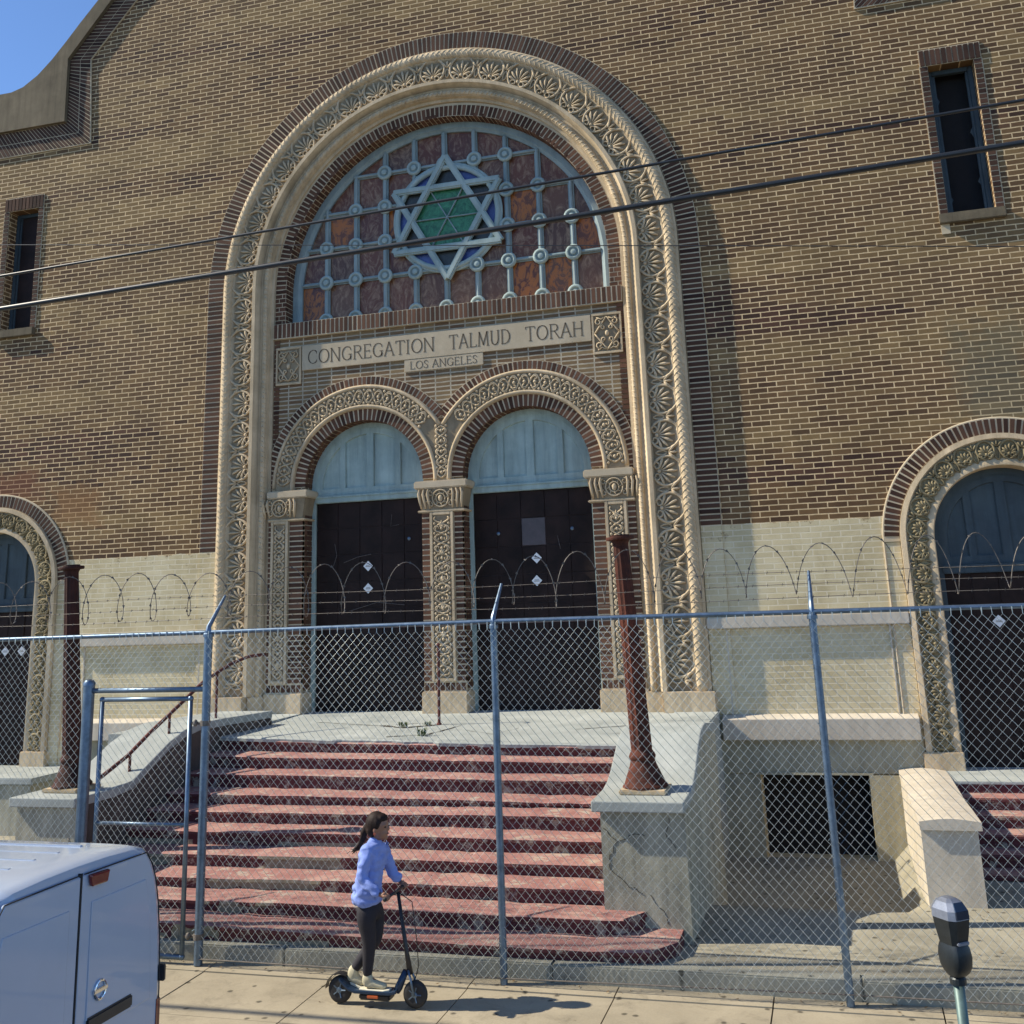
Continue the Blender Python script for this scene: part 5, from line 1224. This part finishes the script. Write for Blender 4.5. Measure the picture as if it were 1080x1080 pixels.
g.hexa([(-5.005, y, VZ + z) for y, z in P_], [(-4.975, y, VZ + z - .005) for y, z in P_]); g.build('high_brake_light', M['redlens'], VN, bevel=.01)
for sg in (-1, 1):
    g = MB(); g.bbox(-5.09, -5.0, *sorted((VY + sg * .80, VY + sg * .90)), VZ + .62, VZ + .98, .03); g.build('tail_light', M['redlens'], VN)
g = MB(); g.bbox(-5.10, -4.93, VY - .90, VY + .90, VZ + .20, VZ + .42, .03); g.build('bumper', M['plastic'], VN)
for x in (-5.85, -8.55):
    for sg in (-1, 1):
        y = VY + sg * .80; g = MB(); g.lathe([(.20, -.10), (.30, -.10), (.315, -.07), (.315, .07), (.30, .10), (.20, .10)], (x, y, VZ + .315), 28, 'y'); w = g.build('wheel', M['rubber'], VN, auto=40)
        g = MB(); g.lathe([(.05, -.105), (.20, -.08), (.20, .08), (.05, .105)], (x, y, VZ + .315), 20, 'y'); g.build('rim', M['galv'], w, auto=40)
for (ya) in (-1, 1):
    g = MB(); yy = VY + ya * .895; g.hexa([(-7.35, yy - .03, VZ + 1.0), (-8.35, yy - .03, VZ + 1.0), (-8.0, yy - .05 * ya - .03, VZ + 1.5), (-7.35, yy - .05 * ya - .03, VZ + 1.5)], [(-7.35, yy + .03, VZ + 1.0), (-8.35, yy + .03, VZ + 1.0), (-8.0, yy - .05 * ya + .03, VZ + 1.5), (-7.35, yy - .05 * ya + .03, VZ + 1.5)]); g.build('side_window', M['autoglass'], VN)
g = MB(); g.hexa([(-8.32, VY - .75, VZ + 1.60), (-8.32, VY + .75, VZ + 1.60), (-8.78, VY + .82, VZ + 1.22), (-8.78, VY - .82, VZ + 1.22)], [(-8.34, VY - .75, VZ + 1.63), (-8.34, VY + .75, VZ + 1.63), (-8.80, VY + .82, VZ + 1.25), (-8.80, VY - .82, VZ + 1.25)]); g.build('windscreen', M['autoglass'], VN)
for k in range(-2, 3):
    g = MB(); y = VY + .22 * k; g.bbox(-7.4, -5.35, y - .02, y + .02, VZ + 1.93 - abs(k)*.012, VZ + 1.972 - abs(k) * .004, .008); g.build('roof_rib', M['vanpaint'], VN)
for sg in (-1, 1):
    g = MB(); g.box(-5.252, -5.246, *sorted((VY + sg * .3, VY + sg * .66)), VZ + 1.80, VZ + 1.868); 

VN.location.x += .42
# ================================================================ scooter
SY = -6.93
SCT = thing('electric_scooter', (-4.03, SY, -.015), 'small black and blue stand-up scooter ridden along the sidewalk', 'scooter')
M['scblack'] = simple('black_metal', (.016, .016, .018), .4); M['scblue'] = simple('blue_metal', (.018, .04, .08), .35, .3); M['orange'] = simple('orange_decal', (.5, .11, .03), .5)
zw = .088
for (x, nm) in ((-3.69, 'f'), (-4.375, 'r')):
    g = MB(); g.lathe([(.062, -.026), (.090, -.027), (.104, -.014), (.106, 0), (.104, .014), (.090, .027), (.062, .026)], (x, SY, zw), 28, 'y'); w = g.build('wheel', M['rubber'], SCT, auto=50)
    g = MB(); g.lathe([(.018, -.030), (.03, -.022), (.055, -.018), (.064, -.026), (.064, .026), (.055, .018), (.03, .022), (.018, .030)], (x, SY, zw), 20, 'y')
    for k in range(5): a = R(72 * k); g.tube([(x + .02 * math.cos(a), SY - .026, zw + .02 * math.sin(a)), (x + .06 * math.cos(a), SY - .027, zw + .06 * math.sin(a))], .006, 5)
    g.build('rim', M['galv'], w, auto=40)
g = MB()
for k in range(1):
    L = [(-4.36, .175), (-4.27, .11), (-4.22, .095), (-3.90, .095), (-3.84, .11)]
    for (x, z) in L: g.v += [(x, SY - .07, z - .012), (x, SY - .07, z + .014), (x, SY + .07, z + .014), (x, SY + .07, z - .012)]
    for i in range(4):
        for j in range(4): g.f.append((i*4 + j, i*4 + (j+1) % 4, (i+1)*4 + (j+1) % 4, (i+1)*4 + j))
    g.f += [(0,1,2,3), (19,18,17,16)]
g.build('deck', M['scblue'], SCT, bevel=.006)
g = MB(); g.bbox(-4.18, -3.90, SY - .062, SY + .062, .035, .084, .012); g.build('battery_box', M['scblack'], SCT)
g = MB(); g.bbox(-4.10, -4.0, SY - .074, SY - .060, .055, .078, .004); g.build('decal', M['orange'], SCT)
g = MB(); g.tube([(-3.86, SY, .10), (-3.84, SY, .13), (-3.775, SY, .26)], .028, 10, radii=[.03, .034, .026]); g.build('neck', M['scblue'], SCT, smooth=True)
g = MB()
for s_ in (-1, 1): g.tube([(-3.69, SY + s_ * .042, zw), (-3.715, SY + s_ * .042, .20), (-3.745, SY + s_ * .02, .27)], .010, 8)
g.build('fork', M['galv'], SCT, smooth=True)
g = MB(); g.tube([(-3.735, SY, .235), (-3.765, SY, .40), (-3.84, SY, .86)], .016, 12, radii=[.026, .019, .014]); g.build('stem', M['scblack'], SCT, smooth=True)
g = MB(); g.tube([(-3.86, SY - .19, .862), (-3.845, SY - .06, .872), (-3.845, SY + .06, .872), (-3.86, SY + .19, .862)], .012, 10); hb = g.build('handlebar', M['scblack'], SCT, smooth=True)
for s_ in (-1, 1): g = MB(); g.tube([(-3.86, SY + s_ * .15, .864), (-3.862, SY + s_ * .24, .860)], .018, 12); g.build('grip', M['rubber'], hb, smooth=True)
g = MB(); g.tube([(-3.84, SY, .862), (-3.70, SY - .03, .80), (-3.665, SY - .02, .5), (-3.66, SY, .3), (-3.70, SY + .03, .20)], .004, 6); g.build('brake_cable', M['scblack'], SCT, smooth=True)
g = MB(); P_ = [(-4.375 + .125 * math.cos(R(a)), zw + .125 * math.sin(R(a))) for a in range(60, 190, 13)]
for (x, z) in P_: g.v += [(x, SY - .035, z), (x, SY + .035, z), (x, SY + .035, z + .006), (x, SY - .035, z + .006)]
for i in range(len(P_) - 1):
    for j in range(4): g.f.append((i*4 + j, i*4 + (j+1) % 4, (i+1)*4 + (j+1) % 4, (i+1)*4 + j))
g.build('rear_fender', M['scblack'], SCT)

# ================================================================ person
def skin(name, verts, edges, mat, parent=None, sub=2, root=0, remesh=None, extra=None):
    off = wloc(parent) if parent else Vector((0, 0, 0))
    me = bpy.data.meshes.new(name); me.from_pydata([tuple(Vector(v[0]) - off) for v in verts], edges, [])
    o = bpy.data.objects.new(name, me); col.objects.link(o)
    md = o.modifiers.new('skin', 'SKIN'); md.use_smooth_shade = True
    for i, v in enumerate(verts):
        r_ = v[1]; me.skin_vertices[0].data[i].radius = r_ if isinstance(r_, tuple) else (r_, r_)
    me.skin_vertices[0].data[root].use_root = True
    s_ = o.modifiers.new('sub', 'SUBSURF'); s_.levels = sub; s_.render_levels = sub
    dg = bpy.context.evaluated_depsgraph_get(); dg.update(); m2 = bpy.data.meshes.new_from_object(o.evaluated_get(dg))
    bpy.data.objects.remove(o); return m2
def ell_mesh(c, r, rot=None, nu=20, nv=14):
    q = MB(); q.ell(c, *r, rot=rot, nu=nu, nv=nv); return q
def join(name, parts_, mat, parent=None, remesh=None, smooth=True, off=Vector((0, 0, 0)), relax=3):
    bm = bmesh.new()
    for p_ in parts_:
        if isinstance(p_, MB):
            me = bpy.data.meshes.new('t'); o3 = Vector(off); me.from_pydata([(v[0]-o3.x, v[1]-o3.y, v[2]-o3.z) for v in p_.v], [], p_.f); bm.from_mesh(me); bpy.data.meshes.remove(me)
        else: bm.from_mesh(p_)
    bmesh.ops.recalc_face_normals(bm, faces=bm.faces[:]); me = bpy.data.meshes.new(name); bm.to_mesh(me); bm.free()
    o = bpy.data.objects.new(name, me); col.objects.link(o)
    if remesh:
        md = o.modifiers.new('r', 'REMESH'); md.mode = 'VOXEL'; md.voxel_size = remesh
        s_ = o.modifiers.new('s', 'SMOOTH'); s_.iterations = relax; s_.factor = .5
        dg = bpy.context.evaluated_depsgraph_get(); dg.update(); m2 = bpy.data.meshes.new_from_object(o.evaluated_get(dg)); o.modifiers.clear(); o.data = m2; m2.name = name
    o.data.materials.clear(); o.data.materials.append(mat)
    for p_ in o.data.polygons: p_.use_smooth = smooth
    o.parent = parent; return o
M['skin'] = simple('skin', (.26, .13, .08), .5, var=.08); M['jacket'] = simple('periwinkle_fleece', (.23, .31, .66), .9, var=.14, scale=9, bmp=.3, spec=.2)
M['tights'] = simple('black_leggings', (.016, .014, .020), .8, var=.2); M['boot'] = simple('cream_boot', (.50, .45, .30), .7, var=.12); M['sole'] = simple('boot_sole', (.62, .58, .45), .7)
M['hair'] = simple('dark_brown_hair', (.020, .011, .008), .65, spec=.2, var=.4, scale=30); M['lips'] = simple('lips', (.26, .07, .06), .5); M['eye'] = simple('eye', (.02, .015, .012), .2)
PX, PY = -4.10, -6.92
# joints: x forward (+x), right arm and leg nearer the camera (-y)
neck = Vector((-4.045, PY, 1.265)); hc = Vector((-4.015, PY, 1.375)); rotH = Matrix.Rotation(R(12), 3, 'Y')
sR, sL = Vector((-4.075, PY - .135, 1.195)), Vector((-4.025, PY + .125, 1.185))
eR, eL = Vector((-4.10, PY - .185, .985)), Vector((-3.975, PY + .165, .985))
wR, wL = Vector((-3.92, PY - .20, .885)), Vector((-3.90, PY + .19, .895))
hR, hL = Vector((-4.115, PY - .07, .735)), Vector((-4.09, PY + .07, .735))
kR, kL = Vector((-4.09, PY - .045, .47)), Vector((-4.07, PY + .055, .475))
aR, aL = Vector((-4.12, PY - .025, .20)), Vector((-4.27, PY + .02, .235))
tR, tL = Vector((-3.97, PY - .02, .125)), Vector((-4.19, PY + .02, .125))
bv = [(Vector((-4.11, PY, .76)), (.06, .06)), (Vector((-4.115, PY, .92)), (.055, .05)), (Vector((-4.095, PY, 1.06)), (.06, .05)), (Vector((-4.068, PY, 1.18)), (.05, .045)), (neck, .042), (neck + Vector((.012, 0, .05)), .038),
      (sR, .040), (eR, .031), (wR, .021), (sL, .040), (eL, .031), (wL, .021), (hR, .055), (kR, .038), (aR, .026), (tR, .018), (hL, .055), (kL, .038), (aL, .026), (tL, .018)]
be = [(0,1), (1,2), (2,3), (3,4), (4,5), (3,6), (6,7), (7,8), (3,9), (9,10), (10,11), (0,12), (12,13), (13,14), (14,15), (0,16), (16,17), (17,18), (18,19)]
bm_main = skin('b', bv, be, None, sub=1)
parts_ = [bm_main, ell_mesh(hc + Vector((-.012, 0, .015)), (.092, .074, .098), rotH), ell_mesh(hc + Vector((.022, 0, -.045)), (.058, .054, .062), rotH)]
q = MB(); q.ell(hc + Vector((.083, 0, -.012)), .019, .012, .022, rotH); q.ell(hc + Vector((.073, 0, -.052)), .012, .024, .009); q.ell(hc + Vector((.060, 0, -.088)), .020, .022, .018)
for s_ in (-1, 1): q.ell(hc + Vector((-.012, s_ * .073, -.015)), .016, .008, .026); q.ell(hc + Vector((.060, s_ * .030, .022)), .020, .022, .008)
parts_.append(q)
person_body = join('pb', parts_, M['skin'], remesh=.0075, relax=4)
# hands: palm plus five fingers wrapped over the grips
hands = MB()
def hand(w, grip, s_):
    d = (grip - w).normalized(); palm = w.lerp(grip, .62) + Vector((-.004, 0, .014))
    hands.tube([w - d * .012, w + d * .012, palm, grip + Vector((-.012, 0, .017))], .02, 10, radii=[.018, .018, .024, .02])
    for k, (ln, dy) in enumerate(((.9, -.030), (1.0, -.010), (.96, .010), (.78, .029))):
        b_ = grip + Vector((-.006, dy, .021)); hands.tube([b_ + Vector((-.018, 0, -.002)), b_, b_ + Vector((.020 * ln, 0, -.008)), b_ + Vector((.026 * ln, 0, -.030 * ln)), b_ + Vector((.010 * ln, 0, -.042 * ln))], .0075, 7, radii=[.0085, .009, .008, .0075, .006])
    b_ = palm + Vector((.0, -s_ * .02, -.004)); hands.tube([b_, b_ + Vector((.006, -s_ * .014, -.018)), b_ + Vector((.018, -s_ * .012, -.034)), b_ + Vector((.028, -s_ * .004, -.040))], .008, 7, radii=[.011, .010, .008, .0065])
gR, gL = Vector((-3.862, SY - .195, .862)), Vector((-3.862, SY + .195, .862)); hand(wR, gR, -1); hand(wL, gL, 1)
person = join('person', [person_body.data, hands], M['skin']); bpy.data.objects.remove(person_body)
# move the origin to the feet
o0 = Vector((-4.12, PY, .10))
for v in person.data.vertices: v.co -= o0
person.location = o0
props(person, 'slim person with dark ponytail in pale blue fleece jacket riding the scooter', 'person')
def clothes(name, vs, es, mat, voxel=.008, extra=(), sub=2, root=0):
    me = skin(name, vs, es, mat, sub=sub, root=root); o = join(name, [me] + list(extra), mat, remesh=voxel)
    for v in o.data.vertices: v.co -= o0
    o.parent = person; return o
jv = [(Vector((-4.135, PY, .725)), (.175, .15)), (Vector((-4.13, PY, .86)), (.155, .135)), (Vector((-4.105, PY, .98)), (.138, .12)), (Vector((-4.085, PY, 1.09)), (.138, .125)), (Vector((-4.07, PY, 1.185)), (.105, .10)), (Vector((-4.052, PY, 1.255)), (.056, .056)), (Vector((-4.042, PY, 1.285)), (.052, .052)),
      (sR, .058), (sR.lerp(eR, .5), .055), (eR, .050), (eR.lerp(wR, .5), .05), (wR.lerp(eR, .0), .036), (sL, .058), (sL.lerp(eL, .5), .055), (eL, .050), (eL.lerp(wL, .5), .05), (wL.lerp(eL, .0), .036)]
je = [(0,1), (1,2), (2,3), (3,4), (4,5), (5,6), (4,7), (7,8), (8,9), (9,10), (10,11), (4,12), (12,13), (13,14), (14,15), (15,16)]
j_ = clothes('jacket', jv, je, M['jacket'])
# soft folds
from mathutils import noise as mn
for v in j_.data.vertices:
    p_ = v.co * 9; v.co += v.normal * (.022 * mn.noise(Vector((p_.x * 1.3, p_.y * 1.3, p_.z * 2.4))) + .004 * mn.noise(p_ * 3))
hm = MB()
for (z_, rx_, ry_) in ((.715, .125, .112), (.735, .128, .114)):
    hm.tube([(-4.135 + rx_ * math.cos(R(a)), PY + ry_ * math.sin(R(a)), z_ + .004 * math.sin(R(a * 5))) for a in range(0, 360, 12)], .006, 5, closed=True)
clothes('leggings', [(Vector((-4.115, PY, .82)), (.12, .10)), (Vector((-4.112, PY, .74)), (.125, .11)), (hR + Vector((0, 0, -.07)), .092), (hR.lerp(kR, .55), .080), (kR, .062), (kR.lerp(aR, .4), .056), (aR + Vector((0, 0, -.01)), .042), (hL + Vector((0, 0, -.07)), .092), (hL.lerp(kL, .55), .080), (kL, .062), (kL.lerp(aL, .4), .056), (aL + Vector((0, 0, -.01)), .042)],
        [(0,1), (1,2), (2,3), (3,4), (4,5), (5,6), (1,7), (7,8), (8,9), (9,10), (10,11)], M['tights'])
for (a_, t_, zs_) in ((aR, tR, 0), (aL, tL, 1)):
    heel = Vector((a_.x - .03, a_.y, t_.z + (.0 if not zs_ else .03))); toe = Vector((t_.x + .03, t_.y, t_.z + .012)); top_ = a_ + Vector((-.005, 0, .045))
    bt = clothes('boot', [(a_ + Vector((0, 0, -.02)), (.044, .040)), (top_, (.046, .043)), (heel + Vector((.008, 0, .016)), (.034, .036)), (heel.lerp(toe, .5) + Vector((0, 0, .012)), (.036, .034)), (toe, (.034, .024))], [(0,1), (0,2), (2,3), (3,4), (0,3)], M['boot'], .006)
    g = MB(); y = a_.y; L = [(heel.x - .035, heel.z - .018), (heel.x + .03, heel.z - .020), (toe.x - .02, toe.z - .030), (toe.x + .032, toe.z - .024)]
    for i, (x, z) in enumerate(L):
        w_ = (.030, .034, .042, .028)[i]; g.v += [(x, y - w_, z - .012), (x, y - w_, z + .01), (x, y + w_, z + .01), (x, y + w_, z - .012)]
    for i in range(3):
        for j in range(4): g.f.append((i*4 + j, i*4 + (j+1) % 4, (i+1)*4 + (j+1) % 4, (i+1)*4 + j))
    g.f += [(0,1,2,3), (15,14,13,12)]; g.build('sole', M['sole'], bt, bevel=.006)
hair = MB(); hair.ell(hc + Vector((-.028, 0, .030)), .096, .084, .098, rotH, 18, 12); hair.ell(hc + Vector((-.055, 0, -.01)), .066, .074, .08, rotH); hair.ell(hc + Vector((.02, 0, .072)), .058, .066, .042, rotH)
for s_ in (-1, 1): hair.ell(hc + Vector((-.005, s_ * .066, .03)), .034, .018, .045)
hair.ell(hc + Vector((-.115, 0, -.005)), .036, .034, .034)
hair.tube([hc + Vector(p_) for p_ in ((-.12, 0, -.01), (-.145, 0, -.05), (-.155, .004, -.10), (-.185, .006, -.15), (-.235, .01, -.195))], .03, 10, radii=[.030, .034, .028, .020, .006])
for k in range(26):
    a_ = random.uniform(-1, 1); hair.tube([hc + Vector(p_) for p_ in ((-.12, a_ * .02, -.01), (-.15 + random.uniform(-.01, .01), a_ * .03, -.06), (-.165 + random.uniform(-.02, .02), a_ * .035, -.12), (-.20 + random.uniform(-.04, .02), a_ * .04, -.18), (-.25 + random.uniform(-.05, .04), a_ * .05, -.21 + random.uniform(-.03, .02)))], .004, 4)
hh = join('hair', [hair], M['hair'], remesh=.006, relax=1)
for v in hh.data.vertices: v.co -= o0
hh.parent = person
for s_ in (-1, 1): g = MB(); g.ell(hc + Vector((.069, s_ * .030, .004)), .009, .012, .007); g.build('eye', M['eye'], person, smooth=True)
g = MB(); g.ell(hc + Vector((.082, 0, -.052)), .007, .019, .006); g.build('lips', M['lips'], person, smooth=True)
g = MB(); g.tube([hc + Vector((-.01 + .008 * math.cos(R(a)), -.082, -.045 + .008 * math.sin(R(a)))) for a in range(0, 360, 40)], .003, 5, closed=True); g.build('earring', M['orange'], person)
g = MB(); g.tube([Vector((-3.985, PY - .055, z)) for z in (.80, 1.0, 1.2)], .003, 4); 

# ================================================================ parking meter
MX, MY = .45, -9.1
MT = thing('parking_meter', (MX + .01, MY, -.05), 'silver domed black parking meter on a green pole at the kerb', 'parking meter')
M['mtdark'] = simple('dark_grey_casting', (.022, .027, .030), .42, .4, .3, 14, .1); M['mtsilver'] = simple('worn_silver_casting', (.22, .24, .29), .42, .5, .2, 18, .1); M['pole'] = simple('green_pole_paint', (.10, .155, .145), .5, .3, .25, 12)
def msec(z, hx, hy, xo=0, n=20, p_=3.0):
    L = []
    for k in range(n):
        a = 2 * math.pi * k / n; c_, s_ = math.cos(a), math.sin(a)
        L.append((MX + xo + hx * math.copysign(abs(c_)**(2/p_), c_), MY + hy * math.copysign(abs(s_)**(2/p_), s_), z))
    return L
def loft(secs, name, mat, par, auto=40):
    g = MB(); n = len(secs[0])
    for s_ in secs: g.v += s_
    for i in range(len(secs) - 1):
        for k in range(n): g.f.append((i*n + k, i*n + (k+1) % n, (i+1)*n + (k+1) % n, (i+1)*n + k))
    g.f += [tuple(range(n - 1, -1, -1)), tuple((len(secs)-1)*n + k for k in range(n))]
    return g.build(name, mat, par, auto=auto)
z0 = 1.10
rotm = Matrix.Rotation(R(32), 3, 'Z')
def msq(z, hx, hy, ch=.35, xo=0):
    """chamfered rectangle section: eight corners"""
    L = [(hx, -hy * (1-ch)), (hx, hy * (1-ch)), (hx * (1-ch), hy), (-hx * (1-ch), hy), (-hx, hy * (1-ch)), (-hx, -hy * (1-ch)), (-hx * (1-ch), -hy), (hx * (1-ch), -hy)]
    return [(MX + xo + x, MY + y, z) for x, y in L]
low = loft([msec(z0, .045, .045), msec(z0 + .02, .066, .052, p_=4), msec(z0 + .05, .082, .062, p_=4), msec(z0 + .10, .088, .066, p_=4), msec(z0 + .14, .082, .062, p_=4), msec(z0 + .165, .072, .056, p_=4)], 'coin_vault', M['mtdark'], MT, 25)
head = loft([msq(z0 + .155, .068, .052), msq(z0 + .18, .074, .058), msq(z0 + .235, .086, .066), msq(z0 + .30, .094, .074)], 'meter_head', M['mtdark'], MT, 20)
dome = loft([msq(z0 + .299, .096, .075), msq(z0 + .345, .092, .072), msq(z0 + .385, .066, .054, .4), msq(z0 + .402, .036, .030, .4), msq(z0 + .406, .012, .01)], 'dome', M['mtsilver'], MT, 20)
g = MB(); g.hexa([(MX + .101, MY - .045, z0 + .305), (MX + .101, MY + .045, z0 + .305), (MX + .098, MY + .045, z0 + .346), (MX + .098, MY - .045, z0 + .346)], [(MX + .08, MY - .045, z0 + .305), (MX + .08, MY + .045, z0 + .305), (MX + .08, MY + .045, z0 + .346), (MX + .08, MY - .045, z0 + .346)]); g.hexa([(MX + .098, MY - .045, z0 + .347), (MX + .098, MY + .045, z0 + .347), (MX + .072, MY + .032, z0 + .388), (MX + .072, MY - .032, z0 + .388)], [(MX + .08, MY - .045, z0 + .347), (MX + .08, MY + .045, z0 + .347), (MX + .05, MY + .032, z0 + .38), (MX + .05, MY - .032, z0 + .38)]); g.build('display_window', M['autoglass'], dome)
g = MB(); g.bbox(MX + .066, MX + .085, MY - .04, MY + .04, z0 + .168, z0 + .186, .004); g.build('coin_plate', M['mtsilver'], head)
rotm = Matrix.Rotation(R(-52), 3, 'Z')
for o_ in MT.children:
    for oo in [o_] + list(o_.children):
        for v in oo.data.vertices:
            c_ = Vector((MX, MY, 0)) - wloc(oo); q = rotm @ Vector((v.co.x - c_.x, v.co.y - c_.y, 0)); v.co.x = c_.x + q.x; v.co.y = c_.y + q.y
g = MB(); g.tube([(MX + .005, MY, -.06), (MX, MY, z0 + .01)], .030, 16); g.build('pole', M['pole'], MT, smooth=True)
g = MB(); g.lathe([(.07, 0), (.07, .01), (.04, .03)], (MX, MY, -.058), 16); g.build('pole_foot', M['pole'], MT)
g = MB(); g.lathe([(.045, 0), (.045, .03), (.033, .045)], (MX, MY, z0 - .045), 16); g.build('pole_collar', M['mtdark'], MT)

# ================================================================ weeds in the broken landing
M['weed'] = simple('weed_leaf', (.075, .11, .035), .7, var=.35, scale=20)
def weed(x, y, z, h, n, label):
    g = MB()
    for k in range(n):
        a = random.uniform(0, 6.28); l_ = h * random.uniform(.5, 1); ox, oy = random.uniform(-.06, .06), random.uniform(-.04, .04); d = Vector((math.cos(a), math.sin(a), 0)); w_ = Vector((-d.y, d.x, 0)) * .007
        b_ = Vector((x + ox, y + oy, z)); m1 = b_ + d * l_ * .3 + Vector((0, 0, l_ * .65)); e = b_ + d * l_ * .8 + Vector((0, 0, l_ * .7))
        g.add([b_ - w_ * .5, b_ + w_ * .5, m1 + w_, m1 - w_, e], [(0, 1, 2, 3), (3, 2, 4)])
    props(g.build('weed', M['weed']), label, 'weed', 'weeds in the landing cracks')
weed(-6.0, -1.45, 1.60, .10, 30, 'low green weed tuft in the long landing crack before the left door')
weed(-5.72, -1.25, 1.60, .08, 22, 'tiny weed tuft at the end of the crack near the middle pier')
weed(-5.45, -2.15, 1.56, .16, 34, 'largest weed tuft at the broken front edge of the landing')

# fallen leaves and small litter blown against the steps, the kerb and the fence
M['deadleaf'] = simple('dry_leaf', (.16, .10, .045), .8, var=.5, scale=30)
g = MB()
def leaf(x, y, z, s_):
    a = random.uniform(0, 6.28); u = Vector((math.cos(a), math.sin(a), random.uniform(-.2, .3))) * s_; v_ = Vector((-math.sin(a), math.cos(a), random.uniform(-.2, .3))) * s_ * .5; c_ = Vector((x, y, z + s_ * .3))
    g.add([c_ - u, c_ - v_ * .9, c_ + u, c_ + v_ * .9], [(0, 1, 2, 3)])
for k in range(150): leaf(random.uniform(-9, 3.5), -6.225 - abs(random.gauss(0, .08)), .004, random.uniform(.010, .022))
for k in range(90): leaf(random.uniform(-1.5, 3.2), random.uniform(-6.0, -3.9), .146, random.uniform(.010, .024))
for k in range(10):
    for j in range(12 if k > 4 else 5):
        x = random.uniform(-8.1, -2.5); leaf(x, step_y(k, x) + random.uniform(.22, .36), step_z(k, x) + .008, random.uniform(.010, .020))
for k in range(60): leaf(random.uniform(-8, 3), random.uniform(-8.2, -6.5), -.024, random.uniform(.006, .014))
props(g.build('leaf_litter', M['deadleaf']), 'dry leaves and bits of litter scattered on the steps and along the kerb', 'litter', kind='stuff')
